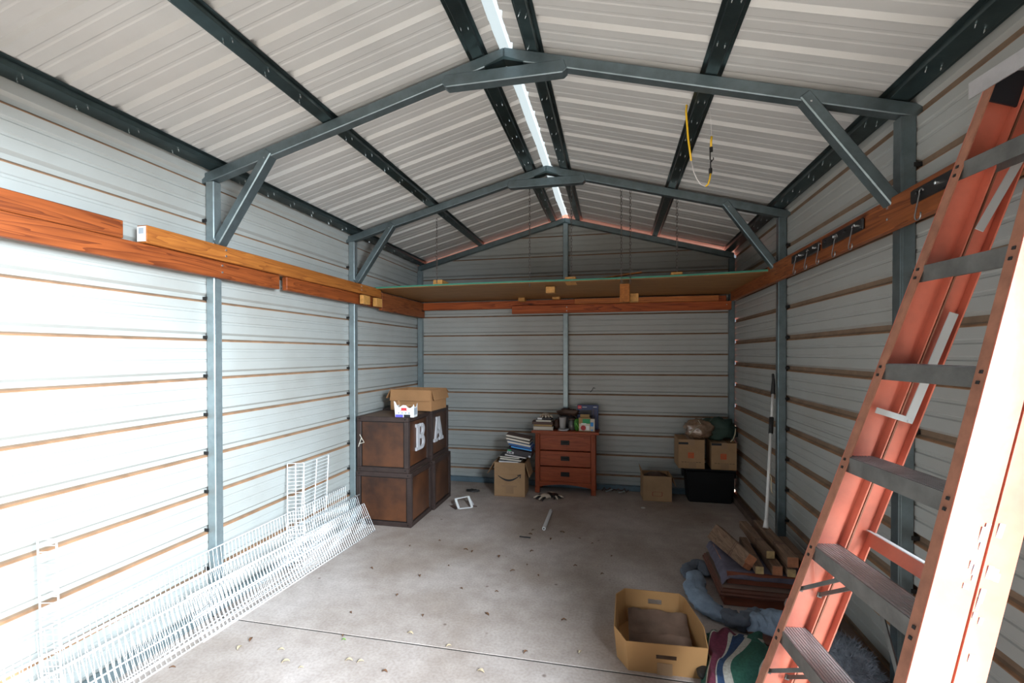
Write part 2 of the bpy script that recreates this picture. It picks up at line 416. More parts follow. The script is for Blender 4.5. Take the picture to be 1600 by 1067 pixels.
def gable_wall(name, y, zr, z_low, sgn, label):
    root = struct(name, label)
    cuts = [z_low]; c = zr-PITCH_R*math.floor(zr/PITCH_R)+.06
    while c < 3.0:
        if c > z_low+.2: cuts.append(c)
        c += PITCH_R*4
    cuts.append(3.075)
    for a, b in zip(cuts[:-1], cuts[1:]):
        mb = MB(); pf = profile(a, b, zr)
        ps = []
        for (za, da, ma), (zb, db, _) in zip(pf[:-1], pf[1:]):
            def ex(z): return max(0.0, min(HW, (APEX-.01-z)/SL))
            n = 1 if zb < rtop(HW)-.02 else 3
            for i in range(n):
                u0, u1 = i/n, (i+1)/n
                z_0, z_1 = za+(zb-za)*u0, za+(zb-za)*u1; d0, d1 = da+(db-da)*u0, da+(db-da)*u1
                mb.add([(-ex(z_0), y+sgn*d0, z_0), (ex(z_0), y+sgn*d0, z_0), (ex(z_1), y+sgn*d1, z_1), (-ex(z_1), y+sgn*d1, z_1)],
                       [(0,1,2,3)], 0 if ma == 3 else mi_of(ma))
        mb.box(-min(HW, (APEX-b-.03)/SL) if b > 2.5 else -HW, min(HW, (APEX-b-.03)/SL) if b > 2.5 else HW, y-.0025, y, b-.004, b+.006, 0) if b < 3 else None
        obj('wall_panel', mb, [M['sheet'], M['dirt'], M['dirt2']], root, normals=False)
    return root
wb = gable_wall('wall_back', YB, ZB, 0.0, 1, 'white ribbed metal back wall with gable')
wf = gable_wall('added_front_gable', YF, 2.5, 2.38, -1, 'unseen gable added above the open front to shape the light')  # unseen header, added to limit sun and sky light through the opening

# roof: each slope is sheets of four ribs running from eave to ridge
def roof_slope(root, sx, phase):
    y_end = YB+.07; y_beg = YF-.1
    def prof(y0, y1):
        pts = [(y0, 0, 0)]; k = math.floor((y0-phase)/PITCH_R)-1
        while phase+k*PITCH_R < y1+.3:
            b = phase+k*PITCH_R
            seq = [(b-.025, 0, 0), (b-.011, .019, 0), (b+.012, .019, 0), (b+.026, 0, 0)]
            for c in (b+.026+.045, b+.026+.112): seq += [(c, 0, 0), (c+.006, .0022, 0), (c+.018, .0022, 0), (c+.024, 0, 0)]
            pts += [p for p in seq if y0 < p[0] < y1]; k += 1
        pts.append((y1, 0, 0)); return pts
    cuts = [y_beg]; c = phase+.05
    while c > y_beg: c -= PITCH_R*4
    c += PITCH_R*4
    while c < y_end-.1: cuts.append(c); c += PITCH_R*4
    cuts.append(y_end)
    cs = 1/math.sqrt(1+SL*SL); nx, nz = sx*SL*cs, cs
    for a, b in zip(cuts[:-1], cuts[1:]):
        if b-a < .03: continue
        mb = MB(); pf = prof(a, b)
        for (ya, da, _), (yb, db, _) in zip(pf[:-1], pf[1:]):
            q = []
            for x, (yy, dd) in ((.033, (ya, da)), (1.97, (ya, da)), (1.97, (yb, db)), (.033, (yb, db))):
                jit = .006*noise.noise(Vector((yy*3, sx*5, 0))) if x < 1 else 0
                q.append((sx*(x+jit)+nx*dd, yy, APEX+.032-SL*(x+jit)+nz*dd))
            mb.add(q, [(0,1,2,3)])
        mb.add([(sx*.036, b-.02, APEX+.0310-SL*.036), (sx*1.97, b-.02, APEX+.0310-SL*1.97), (sx*1.97, b+.012, APEX+.0310-SL*1.97), (sx*.036, b+.012, APEX+.0310-SL*.036)], [(0,1,2,3)])
        obj('roof_panel', mb, M['roof_sheet'], root, normals=False)
ceil = struct('ceiling', 'white ribbed metal roof sheets on both slopes')
roof_slope(ceil, 1, 2.814); roof_slope(ceil, -1, 2.885)
mb = MB()
for sx in (-1, 1):
    mb.add([(0, YF-.1, APEX+.072), (sx*.16, YF-.1, APEX+.053-SL*.16+.012), (sx*.16, YB+.07, APEX+.053-SL*.16+.012), (0, YB+.07, APEX+.072)], [(0,1,2,3)])
obj('ridge_cap', mb, M['ridge'], ceil, normals=False)['label'] = 'translucent bluish white ridge strip'

# floor: two slabs parted by a control joint
fl = struct('floor', 'bare grey brown concrete slab floor with a control joint')
JY = 2.305
obj('floor_slab', MB().box(-HW-.05, HW+.05, JY+.004, YB+.06, -.1, 0), M['concrete'], fl, bevel=.003)
obj('floor_slab', MB().box(-HW-.05, HW+.05, -.6, JY-.004, -.1, 0), M['concrete'], fl, bevel=.003)
obj('joint_filler', MB().box(-HW-.05, HW+.05, JY-.004, JY+.004, -.05, -.0025), M['black'], fl)
dr = MB().box(-14, 14, -16, -.6, -.12, -.02)
dr.box(-14, -HW-.05, -.6, 14, -.12, -.02).box(HW+.05, 14, -.6, 14, -.12, -.02).box(-HW-.05, HW+.05, YB+.06, 14, -.12, -.02)
tag(obj('ground', dr, M['gravel']), 'sandy ground around the shed', kind='structure')
nb = struct('wall_outside', 'red stucco wall standing behind the shed')
obj('stucco_panel', MB().box(-5, 2.12, 7.0, 7.2, -.02, 4.6), M['stucco'], nb)

# base rails
def rail(name, x0, x1, y0, y1, m):
    r = struct(name); obj('base_tube', MB().box(x0, x1, y0, y1, 0.0, TS), m, r, bevel=.004); return r
rail('baseboard_back', -HW+TS, HW-TS, YB-TS-.002, YB-.003, M['blue_steel'])
for sx, nm, m in ((-1, 'baseboard_left', M['galv_light']), (1, 'baseboard_right', M['brown_rail'])):
    r = struct(nm)
    for a, b in zip([YF]+[y+TS for y in BOWS[:-1]], BOWS):
        obj('base_tube', MB().box(min(sx*(HW-.001), sx*(HW-TS)), max(sx*(HW-.001), sx*(HW-TS)), a+.002, b-.002, 0, TS), m, r, bevel=.004)
tl = struct('trim_1'); obj('corner_angle', MB().box(-HW-.04, -HW-.026, YB-.06, YB+.06, 0, 2.64).box(-HW-.04, -HW+.06, YB+.045, YB+.06, 0, 2.64), M['sheet'], tl)

# ------------------------------------------------------------------ steel bows
NAMES = ['nearest the camera', 'in the middle of the shed', 'against the back wall']
for bi, y in enumerate(BOWS):
    t = wthing('steel_frame', 'galvanised square tube bow frame '+NAMES[bi], 'frame', (0, y, 0), 'galvanised bow frames')
    for sx in (-1, 1):
        xo, xi = sx*HW, sx*(HW-TS)
        mb = MB().box(min(xo,xi), max(xo,xi), y, y+TS, 0, rtop(HW-.03)-.06)
        if bi == 0 and sx == 1: mb.box(xi+.010, xi+.0135, y-.0015, y, 0, 2.5)
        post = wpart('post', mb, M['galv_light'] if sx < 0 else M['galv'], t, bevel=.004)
        # black blocks painted as the shaded gap where the rib passes behind the post
        zr = ZL if sx < 0 else ZR
        if bi < 2:
            mb = MB(); k = -20
            while zr+k*PITCH_R < 2.5:
                z = zr+k*PITCH_R; k += 1
                if z < .1: continue
                c = Vector((sx*(HW+.006), y-.003, z+.024))
                mb.box(min(sx*(HW-.008), sx*(HW+.021)), max(sx*(HW-.008), sx*(HW+.021)), y-.004, y, z+.012, z+.030)
            wpart('notch_shade', mb, M['black'], t)['kind'] = 'stuff'
        # rafter
        cs = 1/math.sqrt(1+SL*SL)
        mb = MB()
        xe = HW+.03 if bi < 2 else HW-.01
        z0, z1 = rtop(0), rtop(xe)
        h = .060
        mb.prism([(0, z0), (sx*xe, z1), (sx*xe, z1-h), (0, z0-h)], (0, y, 0), (1,0,0), (0,0,1), (0, TS, 0))
        wpart('rafter', mb, M['galv'], t, bevel=.004)
        if bi < 2:
            # knee brace: channel with a dark inner face
            a = Vector((sx*(HW-.070), y-.004, 2.185)); b = Vector((sx*1.375, y-.004, 2.695))
            d = (b-a).normalized(); nrm = Vector((-d.z*sx, 0, abs(d.x)))
            mb = MB().bar(a+Vector((0, TS/2, 0)), b+Vector((0, TS/2, 0)), .05, TS+.008, (0,1,0))
            wpart('knee_brace', mb, M['galv'], t, bevel=.005)
            for (sxp, szp) in ((sx*1.40, 2.655), (sx*(HW-.07), 2.21)):
                wpart('bolt', MB().obox((sxp, y-.006, szp), (.004,0,0), (0,.004,0), (0,0,.004)), M['screw'], t)
    if bi < 2:
        mb = MB().prism([(-.33, 2.930+.014), (-.315, 2.990), (.305, 2.990), (.32, 2.930+.014), (.30, 2.926), (-.31, 2.926)], (0, y-.004, 0), (1,0,0), (0,0,1), (0, TS+.008, 0))
        wpart('apex_tie', mb, M['galv'], t, bevel=.004)
    else:
        wpart('centre_post', MB().box(-.022, .035, y, y+TS, TS, rtop(0)-.06), M['galv_light'], t, bevel=.004)
    # apex sleeve where the two rafters meet
    mb = MB().prism([(-.10, rtop(.1)-.063), (0, rtop(0)-.063), (.10, rtop(.1)-.063), (.10, rtop(.1)-.058), (0, rtop(0)-.045), (-.10, rtop(.1)-.058)], (0, y-.002, 0), (1,0,0), (0,0,1), (0, TS+.004, 0))
    wpart('apex_sleeve', mb, M['galv_dark'], t)

# ------------------------------------------------------------------ roof purlins (hat channels)
PUR = [(-1.74, 'along the left eave'), (-1.0, 'midway up the left roof slope'), (-.135, 'just left of the ridge strip'),
       (.145, 'just right of the ridge strip'), (.985, 'midway up the right roof slope'), (1.74, 'along the right eave')]
for x, wh in PUR:
    sx = 1 if x > 0 else -1
    t = wthing('roof_purlin', 'dark galvanised hat channel purlin '+wh, 'purlin', (x, YF, rtop(x)), 'roof purlins')
    hw_ = .05 if abs(x) < 1.5 else .062
    prof = [(-hw_, .0262), (-hw_*.66, .0255), (-hw_*.55, .001), (hw_*.55, .001), (hw_*.66, .0255), (hw_, .0262), (hw_, .0280), (-hw_, .0280)]
    ex = Vector((1, 0, -SL*sx)).normalized(); ez = Vector((SL*sx, 0, 1)).normalized()
    mb = MB().prism(prof, (x, YF, rtop(x)), ex, ez, (0, YB-YF-.005, 0))
    wpart('channel', mb, M['galv_dark'], t, bevel=.0015)
    mb = MB()
    y = YF+.15
    while y < YB-.1:
        for q in (-.32, .3):
            p = Vector((x, y+random.uniform(-.02, .02), rtop(x)))+ex*hw_*q
            if not any(b-.01 < p.y < b+TS+.01 for b in BOWS):
                mb.tube([p, p-ez*.012], [.0035, .0012], 5)
        y += PITCH_R
    wpart('screw_tips', mb, M['screw'], t)['kind'] = 'stuff'

# ------------------------------------------------------------------ boards
def board(name, label, x0, x1, y0, y1, z0, z1, m, group, knots=(), screws=(), cat='board'):
    base = ((x0+x1)/2, (y0+y1)/2, z0)
    t = wthing(name, label, cat, base, group)
    wpart('plank', MB().box(x0, x1, y0, y1, z0, z1), m, t, bevel=.003)
    if screws:
        for (a, b, c) in screws:
            ax = Vector((1,0,0)) if abs(x1-x0) < abs(y1-y0) else Vector((0,1,0))
            wpart('screw', MB().obox((a, b, c), ax*.003, Vector((0,0,.005)), ax.cross(Vector((0,0,1)))*.005), M['screw'], t)
    return t
GL = 'stained boards along the left wall'
XB = -(HW-TS)          # face of the posts on the left
board('wooden_board', 'red-stained board, topmost and nearest on the left wall, with a square cut end', XB, XB+.038, .95, 1.777, 2.084, 2.168, M['red_y'], GL)
board('wooden_board', 'long red-brown board on the left wall running from the frame edge past the near post', XB, XB+.038, .95, 2.833, 1.986, 2.082, M['red_y'], GL,
      screws=[(XB+.039, 2.345, 2.06), (XB+.039, 2.345, 2.02)])
t = board('wooden_board', 'long orange board with a white end tag on top of the left wall boards', XB, XB+.060, 1.87, 4.24, 2.085, 2.172, M['orange_y'], GL,
      screws=[(XB+.061, 2.35, 2.15), (XB+.061, 2.35, 2.115), (XB+.061, 3.87, 2.15), (XB+.061, 3.87, 2.12)])
wpart('end_label', MB().box(XB+.004, XB+.056, 1.868, 1.8695, 2.092, 2.166).box(XB+.016, XB+.046, 1.8665, 1.868, 2.13, 2.158, 1), [M['white'], M['grey_print']], t)
board('wooden_board', 'short red board under the orange one beside the middle left post', XB, XB+.038, 2.905, 4.30, 1.990, 2.083, M['red_y'], GL,
      screws=[(XB+.039, 3.875, 2.06), (XB+.039, 3.875, 2.02)])
board('wooden_board', 'wide dark brown board in the left back corner below the shelf', XB, XB+.040, 4.302, 5.372, 1.972, 2.150, M['brown_y'], GL)
for i, (ya, yb) in enumerate(((3.835, 3.955), (4.07, 4.185))):
    tag(obj('wood_block', MB().box(XB+.061, XB+.10, ya, yb, 1.99, 2.07), M['pine_end'], bevel=.003),
        ('small yellow end-grain block, the one nearer the middle left post' if i == 0 else 'small yellow end-grain block, the one farther from the middle left post'), 'block', 'blocks under the left board')
XR = HW-TS
board('wooden_board', 'long brown board along the right wall behind the ladder, carrying the hook rails', XR-.038, XR, 1.30, 5.15, 2.072, 2.208, M['brown_y'], 'boards on the right and back walls',
      screws=[(XR-.039, 2.345, 2.17), (XR-.039, 2.345, 2.12)])
YP = BOWS[2]
board('wooden_board', 'reddish upper board across the back wall below the shelf', XB+.045, XR-.042, YP-.060, YP-.001, 2.062, 2.150, M['red_x'], 'boards on the right and back walls')
board('wooden_board', 'lower red board across the right part of the back wall', -.60, XR+.0, YP-.098, YP-.061, 1.996, 2.088, M['red_x'], 'boards on the right and back walls',
      screws=[(.03, YP-.099, 2.06), (.03, YP-.099, 2.02), (1.70, YP-.099, 2.05)])
board('wooden_board', 'short orange ledge strip on the right end of the back boards', .12, 1.62, YP-.125, YP-.062, 2.090, 2.148, M['orange_x'], 'boards on the right and back walls')

# ------------------------------------------------------------------ hanging loft shelf
ZS = 2.166
t = wthing('loft_shelf', 'plywood loft shelf with a green front edge across the back of the shed', 'shelf', (0, 4.7, ZS))
edge = [(-1.745, 4.14), (-.9, 4.14), (.17, 4.12), (.95, 4.06), (1.745, 3.96)]
poly = edge+[(1.745, 5.372), (-1.745, 5.372)]
zoff = lambda x: .012*math.sin((x+1.7)*1.6)+.006*x
mb = MB(); n = 24
for k in range(2):
    for i in range(n+1):
        x = -1.745+3.49*i/n
        ye = [e[1]+(f[1]-e[1])*(x-e[0])/(f[0]-e[0]) for e, f in zip(edge[:-1], edge[1:]) if e[0] <= x+1e-6 <= f[0]+1e-5][0]
        mb.v += [(x, ye, ZS+zoff(x)*.6+k*.016), (x, 5.372, ZS+k*.016)]
N2 = 2*(n+1)
for i in range(n):
    a = 2*i
    mb.f += [[a, a+2, a+3, a+1], [N2+a, N2+a+1, N2+a+3, N2+a+2], [a, N2+a, N2+a+2, a+2], [a+1, a+3, N2+a+3, N2+a+1]]; mb.m += [0,0,0,0]
mb.f += [[0,1,N2+1,N2], [N2-2, 2*N2-2, 2*N2-1, N2-1]]; mb.m += [0,0]
wpart('plywood_sheet', mb, M['ply'], t)
mb = MB()
for i in range(n):
    x0 = -1.745+3.49*i/n; x1 = -1.745+3.49*(i+1)/n
    def ye(x): return [e[1]+(f[1]-e[1])*(x-e[0])/(f[0]-e[0]) for e, f in zip(edge[:-1], edge[1:]) if e[0]-1e-6 <= x <= f[0]+1e-5][0]
    mb.add([(x0, ye(x0)-.002, ZS+zoff(x0)*.6+.006), (x1, ye(x1)-.002, ZS+zoff(x1)*.6+.006), (x1, ye(x1)-.002, ZS+zoff(x1)*.6+.020), (x0, ye(x0)-.002, ZS+zoff(x0)*.6+.020),
            (x1, ye(x1)+.05, ZS+zoff(x1)*.6+.018), (x0, ye(x0)+.05, ZS+zoff(x0)*.6+.018)], [(0,1,2,3), (3,2,4,5)])
wpart('green_edging', mb, M['ply_edge'], t)['label'] = 'dull green edging'
# thin strip lying on it
tag(obj('wooden_strip', MB().bar((.30, 4.30, 2.196), (.78, 4.16, 2.232), .05, .008), M['orange_y']), 'thin pinkish wood strip lying tilted on the loft shelf', 'strip')
# joist ends and blocks
def blk(px0, py0, px1, py1, yy, label, d=.30, m=None, dz=0):
    a = at(px0, py0, 'y', yy); b = at(px1, py1, 'y', yy)
    x0, x1 = sorted((a.x, b.x)); z0, z1 = sorted((a.z, b.z))
    return tag(obj('wood_block', MB().box(x0, x1, yy, yy+d, z0+dz, z1+dz), [m or M['pine_end']], bevel=.002), label, 'block', 'blocks around the loft shelf')
blk(677, 437, 691, 445, 4.17, 'orange block on the shelf edge below the leftmost chain', .18)
blk(883, 433, 900, 441, 4.15, 'orange block on the shelf edge right of the centre post', .18)
blk(1049, 426, 1067, 433, 4.07, 'orange block on the shelf edge below the rightmost chain', .18)
blk(853, 448, 867, 457, 4.32, 'bright orange block under the shelf left of the centre post', .08)
blk(810, 464, 820, 470, 5.17, 'tiny block on the back board, left one of the low pair', .10)
blk(863, 461, 875, 467, 5.17, 'tiny block on the back board beside the centre post', .10)
blk(969, 444, 984, 472, 4.05, 'upright weathered post end hung on the paired chains', .09, M['orange_y'])
blk(984.5, 459, 998, 471, 4.12, 'square block end beside the hung upright post end', .09, M['pine_end'])

# ------------------------------------------------------------------ chains
def chain(px, ytop_px, ybot_px, yy, label):
    a = at(px, ybot_px, 'y', yy); top = rtop(a.x)-.0
    p = Vector((a.x, yy, top)); L = top-a.z; n = max(4, int(L/.027)); mb = MB()
    for i in range(n):
        c = p-Vector((0, 0, (i+.5)*L/n)); tw = (PI/2 if i % 2 else 0)+random.uniform(-.35, .35)
        ux = Vector((math.cos(tw), math.sin(tw), 0)); hh = L/n*.5+.004
        pts = [c+ux*(.0075*math.cos(t_))+Vector((0,0,hh*math.sin(t_))) for t_ in [2*PI*k/10 for k in range(10)]]
        mb.tube(pts, .0021, 5, closed=True)
    t = wthing('hanging_chain', label, 'chain', p, 'chains holding the loft shelf')
    wpart('chain_links', mb, M['chain'], t, smooth=True)
    wpart('eye_hook', MB().tube([p+Vector((0,0,-.004)), p+Vector((.008,0,-.012)), p+Vector((0,0,-.022)), p+Vector((-.008,0,-.012))], .002, 5, closed=True), M['hook'], t)
chain(683, 300, 441, 4.16, 'thin rusty chain hanging at the far left of the shelf')
chain(828, 300, 447, 4.16, 'thin rusty chain hanging left of the centre post')
chain(893, 300, 441, 4.16, 'thin chain hanging just right of the centre post')
chain(971, 300, 444, 4.07, 'left chain of the close pair above the upright post end')
chain(985, 300, 444, 4.07, 'right chain of the close pair above the upright post end')
chain(1058, 300, 431, 4.09, 'thin chain hanging nearest the right wall')

# ------------------------------------------------------------------ hook rails and S hooks
def hook_rail(y0, y1, label, zc=2.155):
    t = wthing('hook_rail', label, 'rail', (XR-.04, (y0+y1)/2, zc), 'black hook rails')
    wpart('rail_bar', MB().box(XR-.052, XR-.0385, y0, y1, zc-.028, zc+.028), M['rail_black'], t, bevel=.006)
    n = max(2, round((y1-y0)/.11))
    for i in range(n):
        yy = y0+(i+.5)*(y1-y0)/n
        mb = MB().tube([(XR-.052, yy, zc+.003), (XR-.062, yy, zc+.003), (XR-.064, yy, zc+.003)], [.007, .007, .004], 8)
        wpart('knob', mb, M['screw'] if i % 2 == 0 else M['rail_black'], t)
hook_rail(3.02, 3.44, 'black hook rail farthest along the right wall board')
hook_rail(2.53, 2.975, 'black hook rail in the middle of the right wall board')
hook_rail(1.72, 2.165, 'black hook rail partly behind the orange ladder')
def s_hook(y, label, h=.12):
    x = XR-.062; z = 2.165
    pts = []
    for k in range(9):
        a = PI*.95-PI*1.1*k/8; pts.append((x+.003-.011*0, y+.012*math.cos(a), z-.012+.012*math.sin(a)))
    pts += [(x-.004, y+.010, z-h*.45)]
    for k in range(9):
        a = PI*.1-PI*1.25*k/8+0; pts.append((x-.010, y-.004-.018*math.cos(a+PI)-.0, z-h+.018+.018*math.sin(a)*1))
    tag(obj('s_hook', MB().tube(pts, .0028, 6), M['hook'], smooth=True), label, 'hook', 'S hooks on the hook rails')
for y, l in ((3.33, 'steel S hook farthest from the camera on the far rail'), (3.15, 'steel S hook in the middle of the far rail'), (2.98, 'steel S hook at the near end of the far rail'),
             (2.78, 'steel S hook at the far end of the middle rail'), (2.60, 'steel S hook at the near end of the middle rail'), (2.08, 'steel S hook on the rail nearest the ladder')):
    s_hook(y, l)

# ------------------------------------------------------------------ bungee cord under the right purlin
t = wthing('bungee_cord', 'yellow and white bungee cord looping down from the right roof purlin', 'cord', (1.0, 2.68, 2.83))
pt = [at(*p, 'y', 2.68) for p in ((1074,163), (1073,176), (1075,200), (1078,230), (1083,262), (1088,278), (1095,288), (1103,292))]
wpart('yellow_strand', MB().tube([at(1074,164,'y',2.68), pt[1], pt[2], at(1076,215,'y',2.68), pt[3], at(1081,252,'y',2.68)], .0052, 8), M['yellow'], t, smooth=True)
wpart('white_strand', MB().tube([at(1081,252,'y',2.68), at(1085,270,'y',2.68), at(1090,281,'y',2.68), at(1096,289,'y',2.68), at(1103,292,'y',2.68)], .0030, 8), M['cord_white'], t, smooth=True)
wpart('yellow_end', MB().tube([at(1103,292,'y',2.68), at(1107,289,'y',2.68), at(1110,280,'y',2.68), at(1111,272,'y',2.68)], .0045, 8), M['yellow'], t, smooth=True)
wpart('black_hook', MB().tube([at(1111,272,'y',2.68), at(1111,264,'y',2.68)], .009, 8).tube([at(1111,264,'y',2.68), at(1111,253,'y',2.68), at(1114,251,'y',2.68)], .0035, 6)
      .tube([at(1113,254,'y',2.68), at(1110.5,250,'y',2.68), at(1110.5,236,'y',2.68)], .0035, 6).tube([at(1112,238,'y',2.68), at(1112,231,'y',2.68)], .009, 8)
      .tube([at(1112,253,'y',2.68), at(1115.5,250,'y',2.68), at(1115.5,247,'y',2.68)], .003, 6), M['rail_black'], t)
wpart('yellow_top', MB().tube([at(1112,231,'y',2.68), at(1112,222,'y',2.68), at(1113,214,'y',2.68)], .0055, 8), M['yellow'], t, smooth=True)
wpart('thin_string', MB().tube([at(1113,214,'y',2.68), at(1112,195,'y',2.68), at(1110,170,'y',2.68), (1.05, 2.68, 2.845)], .0012, 5), M['cord_white'], t)

# ------------------------------------------------------------------ stepladder leaning on the right wall
P0 = Vector((1.112, 1.453, .626)); th, ph, ps = 1.283, .092, .024; LW0, LG = .245, .024
# rung line directions from the fit
D = Vector((math.cos(th)*math.cos(ph), math.cos(th)*math.sin(ph), math.sin(th)))
S0 = Vector((-math.sin(ph), math.cos(ph), 0)); S = S0*math.cos(ps)+D.cross(S0)*math.sin(ps)
N = S.cross(D).normalized(); E1 = Vector((N.x, N.y, 0)).normalized()
STEP = .305
lad = wthing('step_ladder', 'closed orange fibreglass stepladder with aluminium steps leaning on the right wall', 'ladder', (P0-D*.64))
def LP(k, sd, n=0, off=0): return P0+D*(STEP*k)+S*(sd*(LW0-LG*k)+off)+N*n
K0, K1 = -2.04, 5.85
for sd, nm in ((1, 'far'), (-1, 'near')):
    for fr, n0, n1, k0, k1 in (('front_rail', 0.0, .088, K0, K1), ('rear_rail', .094, .158, K0, K1-.15)):
        a, b = LP(k0, sd, 0, sd*.014), LP(k1, sd, 0, sd*.014)
        d = (b-a).normalized(); tk = .0042
        mb = MB()
        c = (a+b)/2; hl = d*((b-a).length/2)
        mb.obox(c+N*((n0+n1)/2), hl, N*((n1-n0)/2), S*tk/2, 0)
        fw_ = .016 if fr == 'front_rail' else .014
        mb.obox(c+N*(n0+tk/2)-S*sd*fw_, hl, N*tk/2, S*fw_, 1)
        mb.obox(c+N*(n1-tk/2)-S*sd*fw_, hl, N*tk/2, S*fw_, 0)
        wpart(fr, mb, [M['fiber'], M['fiber_edge']], lad)['label'] = 'orange fibreglass rail on the %s side' % nm
        foot = MB().obox(a+d*.03+N*((n0+n1)/2), d*.035, N*((n1-n0)/2+.006), S*.012)
        wpart('rubber_foot', foot, M['rubber'], lad)
for k in range(-1, 6):
    a, b = LP(k, 1, .002, .008), LP(k, -1, .002, -.008)
    L = (b-a); m = (a+b)/2; h = L/2; up = Vector((0,0,1)); dep = .085
    mb = MB()
    mb.obox(m-up*.022, h, E1*.0015, up*.024, 0)                  # front lip
    mb.obox(m+E1*dep/2, h, E1*dep/2, up*.0015, 1)                # tread
    mb.obox(m+E1*dep-up*.015, h, E1*.0015, up*.017, 0)           # rear lip
    for j in range(9): mb.obox(m+E1*(.006+j*.009)+up*.0022, h, E1*.0014, up*.0011, 1)
    wpart('step', mb, [M['alu'], M['alu_tread']], lad)
    for sd in (1, -1):
        for dz in (-.008, -.034):
            c = LP(k, sd, -.001, 0)+D*dz; wpart('rivet', MB().obox(c, D*.004, S*.004, N*.002), M['rubber'], lad)
for k in (-1, 0, 1):
    for sd in (1, -1):
        for nn in (.012, .072):
            if sd == -1 and k == 1 and nn > .05: continue
            top = LP(k, sd, nn, -sd*.13)-Vector((0,0,.046)); bot = LP(k, sd, nn, sd*.004)-D*.15
            wpart('step_brace', MB().bar(top, bot, .012, .004, N).obox(bot, D*.008, S*.003, N*.007), M['alu'], lad)
# rear horizontals, spreader bars, top cap
for k in (1.25,):
    a, b = LP(k, 1, .150, -.0), LP(k, -1, .150, .0); m = (a+b)/2
    wpart('rear_brace', MB().obox(m, (b-a)/2, D*.022, N*.0018, 1).obox(m+D*.023, (b-a)/2, D*.0015, N*.012, 0), [M['white'], M['fiber']], lad)
def lb(px, py, n): # point on the far rail web plane seen through pixel
    o = Vector((CX, 0, CZ)); d = ray(px, py); pl = LP(0, 1, 0, .012); nn = N.cross(LP(5, 1)-LP(0, 1)).normalized()
    return o+d*((pl-o).dot(nn)/d.dot(nn))-S*n
wpart('spreader_bar', MB().bar(lb(1478,492,.030), lb(1407,660,.030), .026, .003, S), M['alu_bright'], lad, bevel=.001)
wpart('spreader_bar', MB().bar(lb(1357,640,.034), lb(1408,656,.034), .018, .003, S).tube([lb(1407,657,.029), lb(1407,657,.040)], .006, 8), M['alu_bright'], lad)
wpart('spreader_bar', MB().bar(lb(1570,262,.045), lb(1509,368,.045), .024, .003, S), M['alu_bright'], lad, bevel=.001)
wpart('spreader_bar', MB().bar(LP(2.3, -1, .12, .03), LP(1.0, -1, .12, .03), .024, .003, S), M['alu_bright'], lad)
cc = LP(5.93, 0, .075)
capm = MB().obox(cc, S*.165, E1*.095, Vector((0,0,.0025))).obox(cc-E1*.095-Vector((0,0,.022)), S*.165, E1*.002, Vector((0,0,.024)))
capm.obox(cc+E1*.095-Vector((0,0,.022)), S*.165, E1*.002, Vector((0,0,.024)))
wpart('top_cap', capm, M['alu_tread'], lad)
mb = MB()
for i in range(5): mb.obox(cc-E1*.098-S*(.02+i*.022)-Vector((0,0,.018)), S*.006, E1*.0006, Vector((0,0,.007)))
wpart('cap_stamp', mb, M['ink'], lad)
wpart('hinge_plate', MB().obox(LP(5.75, 1, .05, -.004), D*.05, N*.045, S*.003), M['ink'], lad)
mb = MB()
for i in range(16):
    c = LP(random.uniform(.9, 1.9), -1, random.choice([random.uniform(.062,.082), random.uniform(.10,.15)]), -.0175)
    mb.obox(c, D*random.uniform(.006,.02), N*random.uniform(.003,.007), S*.0006)
wpart('worn_sticker', mb, M['grey_print'], lad)['kind'] = 'stuff'

# ------------------------------------------------------------------ wire shelves on the left
WIRE_CACHE = {}
def wire_shelf(label, a, b, wdt, lean_dir, lip=.035, rods=(0, .55, 1.0), sp=.0254, lipdir=None, rw=.0017, parent_label='wire shelf'):
    """a,b world ends of the lower edge; lean_dir = unit vector up the deck"""
    a, b, u = Vector(a), Vector(b), Vector(lean_dir).normalized()
    t = wthing('wire_shelf', label, 'wire shelf', a, 'white wire shelves')
    ax = (b-a).normalized(); L = (b-a).length
    nrm = ax.cross(u).normalized()
    if nrm.x < 0: nrm = -nrm
    for r in rods:
        mb = MB().tube([a+u*(wdt*r)-nrm*.004, b+u*(wdt*r)-nrm*.004], .0034, 6)
        wpart('rod', mb, M['wire'], t, smooth=True)
    ld = Vector(lipdir).normalized() if lipdir else nrm
    if lip:
        wpart('rod', MB().tube([a+u*wdt+ld*lip, b+u*wdt+ld*lip], .0034, 6), M['wire'], t, smooth=True)
    # one cross wire mesh, shared
    pts = [Vector((0,0,0)), u*wdt]
    if lip: pts.append(u*wdt+ld*lip)
    wm = MB().tube(pts, rw, 4).mesh('cross_wire', M['wire'])
    n = int(L/sp)
    for i in range(n+1):
        o = bpy.data.objects.new('cross_wire', wm); COL.objects.link(o); o.parent = t
        o.location = ax*(i*L/n)
    return t
wire_shelf('white wire shelf lying foremost along the left wall, ending by the trunks', (-1.483, 3.72, .005), (-1.590, 2.08, .005), .250, (-.42, 0, .90), lip=0)
wire_shelf('white wire shelf low along the left wall, reaching the near corner of the frame', (-1.545, 3.30, .005), (-1.640, 1.25, .005), .235, (-.40, 0, .90), lip=.02, rods=(0, .12, .5, 1))
wire_shelf('white wire shelf second from the wall, running past the near left post', (-1.60, 3.77, .005), (-1.70, 1.20, .005), .290, (-.30, 0, .95), lip=.03, rods=(0, .7, 1))
wire_shelf('white wire shelf hindmost against the left wall, standing highest', (-1.66, 3.62, .005), (-1.715, 1.15, .005), .40, (-.12, 0, .99), lip=0, rods=(0, 1), sp=.027)
